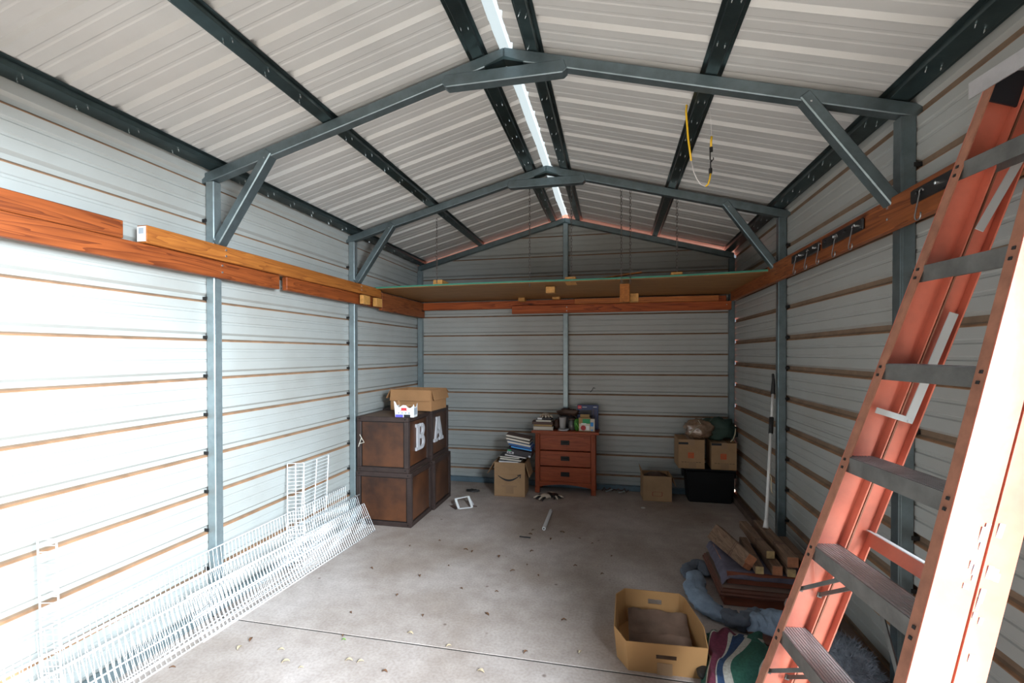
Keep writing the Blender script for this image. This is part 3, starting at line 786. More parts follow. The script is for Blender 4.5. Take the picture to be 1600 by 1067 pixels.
def upright(label, a, b, h, lean, nrods):
    a, b = Vector(a), Vector(b); t = wthing('wire_shelf', label, 'wire shelf', a, 'white wire shelves'); up = Vector(lean).normalized()*h
    for i in range(nrods):
        p = a.lerp(b, i/(nrods-1)); wpart('rod', MB().tube([p, p+up], .0038, 6), M['wire'], t, smooth=True)
    wm = MB().tube([Vector((0,0,0)), b-a], .0018, 4).mesh('cross_wire', M['wire']); n = int(h/.026)
    for i in range(n+1):
        o = bpy.data.objects.new('cross_wire', wm); COL.objects.link(o); o.parent = t; o.location = up*(i/n)
upright('short upright piece of white wire shelf beside the middle left post', (-1.715, 3.02, .02), (-1.715, 3.33, .02), .70, (-.03, .14, 1), 3)
upright('narrow upright strip of white wire shelf leaning left of the wider piece', (-1.70, 2.88, .02), (-1.60, 2.93, .02), .73, (-.12, .16, 1), 3)
upright('narrow white wire strip standing alone at the far left', (-1.74, 1.46, .02), (-1.67, 1.48, .02), .76, (-.03, 0, 1), 2)

# ------------------------------------------------------------------ trunks
def trunk(label, x0, x1, y0, y1, z0, z1, rotz=0, letter=None, hasp=True, front_m='trunk_panel'):
    w_, d_, h_ = x1-x0, y1-y0, z1-z0
    t = thing('storage_chest', label, 'trunk', ((x0+x1)/2, (y0+y1)/2, z0), rotz, 'stacked wooden trunks')
    fw = .042; W, Dp = w_/2, d_/2
    body = MB().box(-W+.012, W-.012, -Dp+.012, Dp-.012, .012, h_-.012)
    obj('body', body, M[front_m], t)
    f = MB(); e = .0
    for zz in (0, h_-fw):
        f.box(-W, W, -Dp, -Dp+.02, zz, zz+fw).box(-W, W, Dp-.02, Dp, zz, zz+fw)
        f.box(-W, -W+.02, -Dp+.0205, Dp-.0205, zz, zz+fw).box(W-.02, W, -Dp+.0205, Dp-.0205, zz, zz+fw)
    for sx in (-1, 1):
        for sy in (-1, 1):
            f.box(min(sx*W, sx*(W-fw)), max(sx*W, sx*(W-fw)), min(sy*Dp, sy*(Dp-.02)), max(sy*Dp, sy*(Dp-.02)), fw+.0005, h_-fw-.0005)
            f.box(min(sx*W, sx*(W-.02)), max(sx*W, sx*(W-.02)), min(sy*(Dp-.0205), sy*(Dp-fw)), max(sy*(Dp-.0205), sy*(Dp-fw)), fw+.0005, h_-fw-.0005)
    obj('frame', f, M['trunk_frame'], t, bevel=.003)
    obj('lid', MB().box(-W+.015, W-.015, -Dp+.015, Dp-.015, h_-.011, h_-.003), M['trunk_top'], t)
    c = MB()
    for sx in (-1, 1):
        for zz in (.01, h_-.03):
            c.box(sx*(W-.03)-.006, sx*(W-.03)+.006, -Dp-.002, -Dp, zz+.005, zz+.017)
    obj('corner_nail', c, M['iron'], t)
    mo = MB()
    for zz in (fw, h_-fw-.006): mo.box(-W+fw, W-fw, -Dp+.006, -Dp+.014, zz, zz+.006).box(W-.014, W-.006, -Dp+fw, Dp-fw, zz, zz+.006)
    for xx in (-W+fw, W-fw-.006): mo.box(xx, xx+.006, -Dp+.006, -Dp+.014, fw, h_-fw)
    obj('inner_moulding', mo, M['iron'], t)
    return t, W, Dp, h_
def letter_polys(ch):
    # unit glyphs, height 1, slab serif
    if ch == 'A':
        return [[(.30,1),(.52,1),(.24,.10),(.10,.10)], [(.40,1),(.55,1),(.86,.10),(.64,.10)], [(.24,.30),(.66,.30),(.63,.42),(.27,.42)],
                [(0,0),(.34,0),(.34,.12),(0,.12)], [(.54,0),(.95,0),(.95,.12),(.54,.12)], [(.26,.90),(.56,.90),(.56,1.0),(.26,1.0)]]
    P = [[(.10,0),(.30,0),(.30,1),(.10,1)], [(0,0),(.36,0),(.36,.12),(0,.12)], [(0,.88),(.36,.88),(.36,1),(0,1)]]
    def bowl(z0, z1, w_):
        out = []; cz = (z0+z1)/2; ro = (z1-z0)/2; ri = ro-.12; cx = w_-ro
        out.append([(.30,z1-.12),(cx,z1-.12),(cx,z1),(.30,z1)]); out.append([(.30,z0),(cx,z0),(cx,z0+.12),(.30,z0+.12)])
        for k in range(8):
            a, b = -PI/2+PI*k/8, -PI/2+PI*(k+1)/8; rr = ri-.03
            out.append([(cx+rr*math.cos(a), cz+ri*math.sin(a)), (cx+ro*math.cos(a), cz+ro*math.sin(a)), (cx+ro*math.cos(b), cz+ro*math.sin(b)), (cx+rr*math.cos(b), cz+ri*math.sin(b))])
        return out
    return P+bowl(0, .54, .78)+bowl(.46, 1, .72)
def put_letter(ch, t, W, yc, z0, h, wid):
    mb = MB()
    for i, p in enumerate(letter_polys(ch)):
        mb.prism([((a-.45)*wid, b*h) for a, b in p], (W-.011, yc, z0), (0,1,0), (0,0,1), (.015+.0003*i, 0, 0))
    obj('letter_'+ch.lower(), mb, M['dish'], t)['label'] = 'white slab letter '+ch
t, W, Dp, h_ = trunk('lower front wooden trunk with an amber worn panel, below the B trunk', -1.735, -1.200, 3.84, 4.315, 0, .480)
t, W, Dp, h_ = trunk('lower back wooden trunk, dark, below the A trunk', -1.725, -1.175, 4.325, 4.80, 0, .490, front_m='trunk_panel2')
t, W, Dp, h_ = trunk('upper front wooden trunk carrying the white letter B', -1.725, -1.225, 3.84, 4.315, .481, .975, front_m='trunk_panel')
put_letter('B', t, W, .045, .165, .245, .245)
mb = MB().tube([(-W+.03, -Dp-.002, .33), (-W+.055, -Dp-.012, .30), (-W+.075, -Dp-.003, .26), (-W+.03, -Dp-.012, .25), (-W+.018, -Dp-.003, .22), (-W+.05, -Dp-.01, .30)], .003, 6)
obj('rope_tie', mb, M['page'], t)
t, W, Dp, h_ = trunk('upper back wooden trunk carrying the white letter A', -1.725, -1.200, 4.325, 4.80, .491, .985, front_m='trunk_panel2')
put_letter('A', t, W, -.055, .165, .245, .265)

# ------------------------------------------------------------------ cartons
def carton(name, label, loc, rotz, w_, d_, h_, m='card', flaps=(), closed=False, group=None, inner='card_in', th=.005, cat='box', slot=None):
    """open carton; flaps: (side, length, angle in degrees from upright, outwards)"""
    t = thing(name, label, cat, loc, rotz, group); W, Dp = w_/2, d_/2
    obj('bottom', MB().box(-W, W, -Dp, Dp, 0, th), M[inner], t)
    wl_ = MB()
    for s_, (x0, x1, y0, y1) in {'f': (-W, W, -Dp, -Dp+th), 'b': (-W, W, Dp-th, Dp), 'l': (-W, -W+th, -Dp+th, Dp-th), 'r': (W-th, W, -Dp+th, Dp-th)}.items():
        if slot and s_ in slot:
            sw, sz, sh = slot[s_]     # half width, centre height, half height
            wl_.box(x0, -sw, y0, y1, th, h_).box(sw, x1, y0, y1, th, h_).box(-sw, sw, y0, y1, th, sz-sh).box(-sw, sw, y0, y1, sz+sh, h_)
        else: wl_.box(x0, x1, y0, y1, th, h_)
    obj('side_panels', wl_, M[m], t)
    if closed:
        obj('top_flap', MB().box(-W, W, -Dp, -.002, h_-.002, h_+.003), M[m], t)
        obj('top_flap', MB().box(-W, W, .002, Dp, h_-.002, h_+.003), M[m], t)
        obj('tape', MB().box(-.03, .03, -Dp-.0008, Dp+.0008, h_+.0032, h_+.0042).box(-.03, .03, -Dp-.001, -Dp, h_-.06, h_+.004), M['tape'], t)
    for s_, L, ang in flaps:
        a = math.radians(ang); o, ax, out = {'f': ((0,-Dp,h_), (W-.003,0,0), (0,-1,0)), 'b': ((0,Dp,h_), (W-.003,0,0), (0,1,0)),
                                             'l': ((-W,0,h_), (0,Dp-.003,0), (-1,0,0)), 'r': ((W,0,h_), (0,Dp-.003,0), (1,0,0))}[s_]
        out = Vector(out); d = out*math.sin(a)+Vector((0,0,1))*math.cos(a); nn = Vector(ax).cross(d).normalized()
        c = Vector(o)+out*.004+d*L/2
        obj('flap', MB().obox(c, ax, d*L/2, nn*.0022), M[m], t)
    return t
# brown box on the trunks
t = carton('cardboard_box', 'open brown cardboard box on the back of the upper trunks', (-1.375, 4.42, .986), math.radians(-4), .44, .34, .20, flaps=(('f', .105, 172), ('r', .10, 165), ('l', .10, 150), ('b', .09, 120)))
# white drink carton tray
t = thing('drink_carton', 'small white printed carrier carton with cut-out top on the front trunk', 'carton', (-1.27, 3.90, .976), math.radians(3))
prof = [(-.085,0),(.085,0),(.085,.115),(.078,.098),(.055,.082),(.035,.085),(.015,.105),(-.015,.108),(-.035,.095),(-.052,.085),(-.068,.100),(-.085,.135),(-.098,.142)]
obj('front_panel', MB().prism(prof, (0,-.045,0), (1,0,0), (0,0,1), (0,.002,0)), M['white'], t)
obj('back_panel', MB().prism(prof, (0,.043,0), (1,0,0), (0,0,1), (0,.002,0)), M['card_in'], t)
obj('side_panel', MB().prism([(-.045,0),(.045,0),(.045,.12),(.02,.09),(-.02,.09),(-.045,.115)], (.085,0,0), (0,1,0), (0,0,1), (.002,0,0)).box(-.085, -.083, -.043, .043, 0, .10).box(-.085,.085,-.043,.043,0,.003), M['white'], t)
mb = MB().box(-.083, -.012, -.0462, -.045, .0, .024, 0).box(-.005, .055, -.0462, -.045, 0, .024, 1).box(-.03, .02, -.0462, -.045, .062, .082, 2).box(-.036, .026, -.0464, -.045, .056, .060, 2)
for i in range(4): mb.box(-.06+i*.032, -.045+i*.032, -.0462, -.045, .030, .045, 3)
mb.box(.0870, .0876, -.036, .036, .02, .08, 3)
obj('print', mb, [M['purple_ink'], M['ink'], M['logo_red'], M['grey_print']], t)
# books box, with the smile arrow
t = carton('cardboard_box', 'brown box with a black smile arrow, full of books, left of the dresser', (-.555, 5.055, 0), math.radians(1.5), .335, .27, .365, m='card2', flaps=(('r', .16, 164), ('l', .15, 150), ('b', .10, 160)))
mb = MB(); pts = []
for i in range(15):
    u = i/14; x = -.125+.235*u; z = .225-.060*math.sin(PI*min(1, u*.93+.02))**.9+.014*u; pts.append((x, z, .0035+.0065*math.sin(PI*u)))
for (x0, z0, a0), (x1, z1, a1) in zip(pts[:-1], pts[1:]):
    mb.prism([(x0, z0-a0), (x1, z1-a1), (x1, z1+a1), (x0, z0+a0)], (0, -.1362, 0), (1,0,0), (0,0,1), (0, .0012, 0))
mb.prism([(.083,.232),(.126,.243),(.120,.203),(.111,.200),(.115,.229),(.086,.224)], (0,-.1364,0), (1,0,0), (0,0,1), (0,.0012,0))
obj('smile_arrow', mb, M['ink'], t)
obj('tape', MB().box(-.09, .08, -.1360, -.1351, .10, .118).box(-.04, .045, -.1363, -.1351, .03, .10), M['tape'], t)
obj('fold_line', MB().box(-.165, .165, -.1356, -.1350, .236, .2385), M['card_in'], t)
# small carton on the floor at the back right
t = carton('cardboard_box', 'small open carton on the floor left of the black tote', (.985, 5.20, 0), math.radians(3), .29, .25, .26, m='card2', flaps=(('f', .12, 178), ('r', .11, 160), ('l', .07, 10)))
mb = MB()
for k in range(20):
    a, b = 2*PI*k/20, 2*PI*(k+1)/20
    sx_, sz_ = .052, .022
    def pp(a, r): return (max(-.045, min(.045, sx_*1.2*math.cos(a)))*r, .075+max(-.02, min(.02, sz_*1.2*math.sin(a)))*r)
    mb.prism([pp(a, 1), pp(b, 1), pp(b, 1.14), pp(a, 1.14)], (0, -.1262, 0), (1,0,0), (0,0,1), (0,.001,0))
obj('handle_outline', mb, M['ink_red'], t)
def blob(c, r, seed=0, amp=.25, fr=3.0, n=20, m=12, squash=None):
    """lumpy closed mound"""
    mb = MB(); c = Vector(c); vs = []
    for i in range(m+1):
        ph_ = PI*i/m
        for k in range(n):
            a = 2*PI*k/n; d = Vector((math.sin(ph_)*math.cos(a), math.sin(ph_)*math.sin(a), math.cos(ph_)))
            s_ = 1+amp*noise.noise(d*fr+Vector((seed*7.3, seed*3.1, 0)))+amp*.4*noise.noise(d*fr*3.1+Vector((seed, 0, 5)))
            vs.append(c+Vector((d.x*r[0], d.y*r[1], d.z*r[2]))*s_)
    zmin = c.z-r[2]*(squash if squash is not None else 10)
    vs = [Vector((v.x, v.y, max(v.z, zmin))) for v in vs]
    fs = [(i*n+k, i*n+(k+1) % n, (i+1)*n+(k+1) % n, (i+1)*n+k) for i in range(m) for k in range(n)]
    return mb.add(vs, fs)
tag(obj('dark_clothing', blob((.985, 5.20, .215), (.125, .105, .06), 3), M['leather'], smooth=True), 'dark red-brown clothes stuffed into the small open carton', 'clothes')
# black tote
t = thing('storage_tote', 'black plastic storage tote on the floor in the right back corner', 'tote', (1.515, 5.225, 0), 0)
mb = MB(); 
mb.add([(-.21,-.10,0),(.21,-.10,0),(.21,.12,0),(-.21,.12,0),(-.235,-.12,.33),(.235,-.12,.33),(.235,.14,.33),(-.235,.14,.33)], [(3,2,1,0),(4,5,6,7),(0,1,5,4),(1,2,6,5),(2,3,7,6),(3,0,4,7)])
obj('bin', mb, M['tote'], t, bevel=.012)
obj('lid', MB().box(-.245, .245, -.128, .145, .331, .360), M['tote'], t, bevel=.008)
obj('handle', MB().box(-.265, -.24, -.04, .06, .25, .33).box(.24, .262, -.04, .06, .25, .33), M['tote'], t, bevel=.006)
def logo(t, y, xc, zc, s_=.045):
    o = MB().box(xc-s_/2, xc+s_/2, y-.0012, y, zc-s_/2, zc+s_/2)
    obj('orange_logo', o, M['ink_orange'], t)
    l = MB()
    for i in range(4):
        z = zc-s_*.32+i*s_*.21; l.prism([(xc-s_*.34, z-.002), (xc+s_*.2+.02*(i % 2)*.5, z+.002), (xc+s_*.2+.02*(i % 2)*.5, z+.006), (xc-s_*.34, z+.002)], (0, y-.002, 0), (1,0,0), (0,0,1), (0,.0012,0))
    obj('logo_lettering', l, M['card'], t)
# cartons on the tote
for (x0, x1, z1, lab, rz) in ((1.195, 1.448, .655, 'left of the two moving cartons on the black tote', .02), (1.518, 1.755, .630, 'right of the two moving cartons on the black tote', -.01)):
    t = carton('cardboard_box', lab, ((x0+x1)/2, 5.215, .361), rz, x1-x0, .30, z1-.361, m='card2', closed=True, group='moving cartons on the tote')
    W = (x1-x0)/2
    logo(t, -.1502, -.005, .135, .056)
    obj('printed_bar', MB().box(-W+.0, -W+.095, -.1515, -.1502, .245, .268).box(-W+.07+.0, -W+.0, -.15, -.15, 0, 0), M['ink'], t)
    obj('tape_patch', MB().box(-.03, .045, -.1512, -.1502, .0, .065), M['tape'], t)
    l = MB()
    for i in range(7): l.box(-W+.03+i*.028, -W+.05+i*.028, -.1509, -.1502, .062, .066)
    obj('small_print', l, M['ink'], t)
# bags on them
t = wthing('plastic_bag', 'shiny clear plastic bag of brown stuff on the left moving carton', 'bag', (1.43, 5.19, .66))
wpart('bag_body', blob((1.405, 5.15, .755), (.140, .11, .10), 5, .35, 2.6, 28, 18, squash=1.0), M['plastic_bag'], t, smooth=True)
wpart('bag_seam', MB().tube([(1.30, 5.02, .72), (1.34, 5.04, .765), (1.385, 5.045, .80), (1.42, 5.06, .81), (1.385, 5.05, .86)], .004, 6), M['tan'], t, smooth=True)
t = wthing('green_sack', 'dark green fabric sack slumped over the right moving carton', 'sack', (1.60, 5.23, .64))
wpart('sack_body', blob((1.595, 5.24, .75), (.185, .11, .115), 9, .3, 2.2, 28, 18, squash=1.0), M['green_bag'], t, smooth=True)
wpart('pale_strap', MB().tube([(1.755, 5.12, .775), (1.745, 5.10, .72), (1.725, 5.09, .67), (1.70, 5.09, .645)], .006, 6), M['tan'], t, smooth=True)

# ------------------------------------------------------------------ dresser
t = thing('dresser', 'reddish wooden three-drawer dresser with black pulls against the back wall', 'dresser', (.025, 5.245, 0), 0)
HX, HD, H = .330, .120, .690          # half width of body, half depth, height
leg = MB()
for sx in (-1, 1):
    for sy in (-1, 1):
        x0, x1 = sorted((sx*HX, sx*(HX-.050))); y0, y1 = sorted((sy*HD, sy*(HD-.035)))
        obj('leg', MB().box(x0, x1, y0, y1, 0, H-.028).box(x0+sx*.004 if sx > 0 else x0-.004, x1+.004 if sx > 0 else x1, y0-.003, y1, 0, .06), M['oak_z'], t, bevel=.003)
    obj('side_panel', MB().box(*sorted((sx*(HX-.006), sx*(HX-.022))), -HD+.036, HD-.036, .09, H-.03), M['oak_z'], t)
    obj('corbel', MB().prism([(0,0),(0,-.08),(.005,-.08),(.022,-.01),(.022,0)], (sx*(HX-.025)-.008, -HD, H-.030), (0,-1,0), (0,0,1), (.016,0,0)), M['oak_z'], t)
obj('back_panel', MB().box(-HX+.05, HX-.05, HD-.012, HD-.004, .09, H-.03), M['oak'], t)
obj('top', MB().box(-.367, .367, -HD-.030, HD+.005, H-.027, H), M['oak'], t, bevel=.004)
obj('rail', MB().box(-HX+.05, HX-.05, -HD+.006, -HD+.03, H-.048, H-.0275), M['oak'], t)
n = 12; pts = [(-HX+.05, .128), (HX-.05, .128)]+[((HX-.05)*(1-2*i/n), .070+.030*(1-(1-2*i/n)**2)) for i in range(n+1)]
obj('apron', MB().prism(pts, (0,-HD+.006,0), (1,0,0), (0,0,1), (0,.018,0)), M['oak'], t)
for i, (z0, z1) in enumerate(((.130, .290), (.302, .464), (.476, .640))):
    d = obj('drawer', MB().box(-HX+.053, HX-.053, -HD+.010, HD-.03, z0, z1), M['oak'], t, bevel=.003)
    zc = (z0+z1)/2+.004
    hd = MB().box(-.047, .047, -HD+.005, -HD+.0095, zc-.025, zc+.025)
    hd.box(-.030, -.024, -HD-.012, -HD+.005, zc-.004, zc+.004).box(.024, .030, -HD-.012, -HD+.005, zc-.004, zc+.004).box(-.033, .033, -HD-.015, -HD-.009, zc-.016, zc+.005)
    obj('drawer_pull', hd, M['iron'], d, bevel=.0015)

# things standing on the dresser
ZD = H
def book(label, c, w_, d_, h_, cover, pages='page', rz=0, tilt=0, group='books', cov=.003):
    t = thing('book', label, 'book', c, (0, tilt, rz), group)
    obj('pages', MB().box(-w_/2+.004, w_/2-.004, -d_/2, d_/2-.004, cov, h_-cov), M[pages], t)
    obj('cover', MB().box(-w_/2, w_/2, -d_/2-.001, d_/2, 0, cov).box(-w_/2, w_/2, -d_/2-.001, d_/2, h_-cov, h_).box(-w_/2, w_/2, d_/2-.004, d_/2, cov, h_-cov), M[cover], t)
    return t
GB = 'books on the dresser'
book('thick white-paged book, lowest of the pile on the dresser', (-.222, 5.235, ZD+.0005), .225, .17, .036, 'dish', 'page', .02, 0, GB)
book('tan-paged book second from the bottom of the dresser pile', (-.222, 5.240, ZD+.037), .215, .16, .026, 'cover_brown', 'page_tan', -.03, 0, GB)
book('dark brown book third in the dresser pile', (-.232, 5.240, ZD+.0635), .235, .17, .026, 'cover_brown', 'cover_brown', .04, 0, GB)
book('pale-paged book near the top of the dresser pile', (-.215, 5.225, ZD+.090), .175, .15, .024, 'cover_dark', 'page', -.02, 0, GB)
book('small dark book topmost of the dresser pile under the glove', (-.205, 5.235, ZD+.1145), .14, .12, .020, 'cover_dark', 'cover_dark', .1, 0, GB)
def glove(label, c, rz, m1, m2, sc=1.0, group='work gloves'):
    t = thing('work_glove', label, 'glove', c, (0,0,rz), group)
    obj('cuff', blob((-.055*sc, 0, .020*sc), (.045*sc, .042*sc, .020*sc), 2, .15), M[m1], t, smooth=True)
    obj('palm', blob((0, 0, .020*sc), (.05*sc, .045*sc, .022*sc), 4, .15), M[m2], t, smooth=True)
    for i in range(4):
        a = (-.36+.24*i); p = Vector((.035, -.032+.021*i, .018))*sc; q = p+Vector((math.cos(a), math.sin(a), .12))*.035*sc; r_ = q+Vector((math.cos(a*1.2), math.sin(a*1.2), -.35))*.030*sc
        obj('finger', MB().tube([p, q, r_], [.011*sc, .010*sc, .007*sc], 8), M[m1 if i % 2 else m2], t, smooth=True)
    obj('thumb', MB().tube([Vector((-.02,-.03,.016))*sc, Vector((.01,-.062,.02))*sc, Vector((.035,-.070,.012))*sc], [.012*sc, .011*sc, .008*sc], 8), M[m1], t, smooth=True)
glove('cream and black work glove lying on top of the dresser book pile', (-.195, 5.225, ZD+.136), -1.3, 'glove_w', 'glove_w', 1.0)
glove('black and cream work glove lying on the floor before the dresser, front one', (-.165, 4.93, .002), -2.2, 'glove_b', 'glove_w', 1.15)
glove('crumpled cream work glove behind the black one before the dresser', (-.075, 4.99, .002), -.9, 'glove_w', 'glove_b', 1.0)
tag(obj('white_notepad', MB().box(-.285, -.235, 5.155, 5.20, ZD+.115, ZD+.135), M['white'], bevel=.002), 'tiny white pad beside the glove on the dresser books', 'pad')
tag(obj('dark_pouch', blob((-.075, 5.27, ZD+.055), (.040, .07, .055), 11, .3, squash=1), M['leather'], smooth=True), 'dark brown crumpled pouch between the books and the cup', 'pouch')
t = thing('cup', 'pale grey ceramic cup with brown rim on the white dish', 'cup', (-.005, 5.175, ZD+.0215))
obj('cup_body', MB().lathe((0,0,0), [(.030,0),(.033,.03),(.039,.118),(.041,.125),(.036,.125),(.034,.118),(.028,.006)], 20), M['grey_cup'], t, smooth=True)
obj('rim_contents', MB().lathe((0,0,.112), [(.0335,0),(.0335,.01)], 20), M['leather'], t)
tag(obj('small_dish', MB().lathe((.005, 5.165, ZD+.0005), [(.048,0),(.060,.006),(.062,.020),(.057,.020),(.052,.010)], 24), M['dish'], smooth=True), 'shallow white dish at the front of the dresser top', 'dish')
t = thing('glass_jar', 'smoky grey glass jar behind the cup on the dresser', 'jar', (.092, 5.215, ZD+.0005))
obj('jar_body', MB().lathe((0,0,0), [(.036,0),(.040,.01),(.040,.085),(.034,.10),(.034,.115)], 18), M['glass_grey'], t, smooth=True)
obj('jar_lid', MB().lathe((0,0,.1155), [(.036,0),(.036,.016)], 18), M['leather'], t)
tag(obj('leather_pouch', blob((.04, 5.30, ZD+.185), (.115, .045, .040), 14, .75, 3.4), M['leather'], smooth=True), 'brown crumpled leather pouch lying over the jars on the dresser', 'pouch')
tag(obj('cloth_bundle', blob((.04, 5.30, ZD+.08), (.12, .045, .08), 15, .25, 3, squash=1), M['cover_dark'], smooth=True), 'dark cloth bundle under the leather pouch on the dresser', 'bundle')
t = thing('green_packet', 'leaf-green crinkled packet between the jar and the boxes', 'packet', (.155, 5.205, ZD+.0005), .3)
obj('packet_body', blob((0,0,.062), (.040,.022,.065), 21, .3, squash=1), M['green'], t, smooth=True)
obj('bright_stripe', MB().bar((-.022,-.027,.085), (.008,-.031,.03), .004, .012, (0,-1,0)), M['green_bright'], t)
t = thing('food_carton', 'small carton with green top label and a red round emblem on the dresser', 'carton', (.235, 5.185, ZD+.0005), -.05)
obj('carton_body', MB().box(-.062, .062, -.025, .025, 0, .145), M['page_tan'], t)
obj('open_flap', MB().obox((0,.02,.160), (.05,0,0), (0,.003,0), (0,.006,.018)), M['page_tan'], t)
mb = MB().box(-.020, .062, -.0262, -.0251, .085, .135, 0).box(-.058, .060, -.0262, -.0251, .004, .082, 1)
mb.prism([(.028*math.cos(2*PI*k/16)-.012, .036+.028*math.sin(2*PI*k/16)) for k in range(16)], (0,-.0275,0), (1,0,0), (0,0,1), (0,.0012,0), 2)
mb.box(-.035, .02, -.0280, -.0270, .075, .088, 3).box(.020, .052, -.0275, -.0264, .015, .06, 3)
obj('front_label', mb, [M['green_label'], M['page'], M['red'], M['white']], t)
t = thing('white_box', 'slim white box with a blue square beside the blue box', 'box', (.318, 5.185, ZD+.0005), 0)
obj('box_body', MB().box(-.026, .026, -.02, .02, 0, .135), M['page'], t, bevel=.001)
obj('blue_square', MB().box(-.020, .012, -.0212, -.0201, .055, .098).box(-.012, .006, -.0212, -.0201, .008, .02), M['cyan'], t)
obj('dark_top', MB().box(-.026, .026, -.02, .02, .1352, .142), M['cover_brown'], t)
t = thing('blue_box', 'large flat blue product box standing upright at the right of the dresser', 'box', (.262, 5.325, ZD+.0005), 0)
obj('box_body', MB().box(-.117, .117, -.022, .022, 0, .272), M['navy'], t, bevel=.001)
mb = MB().box(-.110, -.070, -.0232, -.0221, .228, .264, 0).box(-.085, .045, -.0232, -.0221, .12, .215, 1).box(-.06, -.01, -.0232, -.0221, .243, .251, 2)
mb.box(.06, .10, -.0232, -.0221, .246, .254, 2).box(.05, .078, -.0232, -.0221, .13, .23, 3).box(.087, .096, -.0232, -.0221, .05, .22, 3).box(-.104, -.076, -.0236, -.0230, .242, .247, 2)
obj('front_print', mb, [M['logo_red'], M['cover_dark'], M['dish'], M['purple'], ], t)

# books in the smile box
GA = 'books in the smile arrow box'
T = math.radians
book('cream-paged book topmost of the tilted pile in the smile box', (-.465, 5.02, .622), .265, .19, .026, 'cover_brown', 'page', .05, T(10), GA)
book('thick cream-paged book under the topmost one in the smile box', (-.462, 5.02, .590), .265, .19, .026, 'cover_dark', 'page', 0, T(10), GA)
book('blue-covered book with white pages in the smile box pile', (-.455, 5.02, .556), .262, .19, .026, 'cover_blue', 'page', .03, T(10), GA)
book('deep blue thick book in the middle of the smile box pile', (-.440, 5.03, .534), .258, .19, .020, 'cover_blue', 'cover_blue', 0, T(9), GA)
book('black book with a bright blue stripe in the smile box pile', (-.43, 5.03, .508), .235, .19, .020, 'cover_dark', 'cyan', .04, T(9), GA)
t = thing('ring_binder', 'thick black binder with green and white labels in the smile box', 'binder', (-.452, 5.02, .442), (0, T(9), .02), GA)
obj('binder_body', MB().box(-.135, .135, -.10, .09, 0, .060), M['cover_dark'], t, bevel=.003)
obj('labels', MB().box(-.132, -.058, -.1022, -.1001, .006, .030, 0).box(-.128, -.09, -.1022, -.1001, .034, .048, 1).box(.105, .128, -.1022, -.1001, .006, .024, 0)
    .box(-.12, -.105, -.1028, -.1021, .012, .022, 2).box(-.095, -.075, -.1028, -.1021, .012, .024, 2), [M['dish'], M['green_label'], M['ink']], t)
book('thin white-paged book just under the binder in the smile box', (-.49, 5.03, .424), .235, .19, .014, 'dish', 'page', 0, T(7), GA)
book('slim dark book with pale pages low in the smile box', (-.560, 5.04, .405), .22, .19, .018, 'cover_dark', 'page', .05, T(4), GA)
book('white-paged paperback low in the smile box', (-.545, 5.04, .380), .24, .19, .022, 'cover_dark', 'page', -.03, T(4), GA)
book('bluish white book lowest visible in the smile box', (-.565, 5.03, .345), .22, .20, .030, 'dish', 'white', 0, T(1), GA)

# ------------------------------------------------------------------ broom pole on the right wall
t = wthing('pole_handle', 'white telescopic pole with a black hand grip leaning on the middle right post', 'pole', (1.56, 3.56, .32))
pa = at(1196, 822, 'x', 1.56); pb = at(1209, 587, 'x', 1.735)
def pl(u): return pa.lerp(pb, u)
wpart('tube', MB().tube([pl(.0), pl(.62)], .0105, 10).tube([pl(.62), pl(.86)], .009, 10), M['pvc'], t, smooth=True)
wpart('foam_grip', MB().tube([pl(.585), pl(.695)], .016, 12), M['rubber'], t, smooth=True)
wpart('curved_grip', MB().tube([pl(.86), pl(.92), pl(.965)+Vector((-.01,-.03,0)), pl(1.0)+Vector((-.025,-.06,.01))], [.016, .014, .011, .008], 10), M['rubber'], t, smooth=True)
wpart('pole_foot', MB().tube([pl(-.015), pl(.04)], [.019, .011], 10), M['pvc'], t, smooth=True)
c = pl(.33)
wpart('cord_loop', MB().tube([c, c+Vector((.006,-.035,-.03)), c+Vector((.004,-.045,-.09)), c+Vector((.0,-.06,-.12)), c+Vector((.0,-.085,-.125))], .004, 6), M['tan'], t, smooth=True)

# ------------------------------------------------------------------ stacked table parts on the floor at the right
t = wthing('tabletop_slab', 'dark mahogany tabletop with moulded edge lying on the floor by the right wall', 'table top', (1.45, 3.3, 0))
X0, X1, Y0, Y1 = 1.175, 1.735, 3.03, 3.60
wpart('underside_block', MB().box(X0+.03, X1-.02, Y0+.03, Y1-.02, .0, .055), M['mahog_red'], t, bevel=.004)
def ring(ins, z): return [(X0+ins, Y0+ins, z), (X1-ins, Y0+ins, z), (X1-ins, Y1-ins, z), (X0+ins, Y1-ins, z)]
mb = MB(); lv = [ring(.02, .056), ring(.0, .066), ring(.0, .078), ring(.008, .084), ring(.008, .094), ring(.022, .104), ring(.022, .112)]
vs = [v for r in lv for v in r]; fs = [(i*4+k, i*4+(k+1) % 4, (i+1)*4+(k+1) % 4, (i+1)*4+k) for i in range(len(lv)-1) for k in range(4)]+[(3,2,1,0), tuple(range(len(vs)-4, len(vs)))]
mb.add(vs, fs)
for i in range(len(mb.f)): mb.m[i] = 0
mb.m[-1] = 1
wpart('moulded_board', mb, [M['mahog'], M['dusty_top']], t)
t = wthing('table_apron', 'reddish table apron frame lying on the tabletop', 'table frame', (1.45, 3.35, .113))
A0, A1, B0, B1 = 1.235, 1.725, 3.11, 3.58
for ya in (B0, B1-.02): wpart('end_rail', MB().box(A0, A1, ya, ya+.02, .113, .185), M['mahog_red'], t, bevel=.002)
for xa in (A0, A1-.02): wpart('side_rail', MB().box(xa, xa+.02, B0+.021, B1-.021, .113, .185), M['leg_end'], t, bevel=.002)
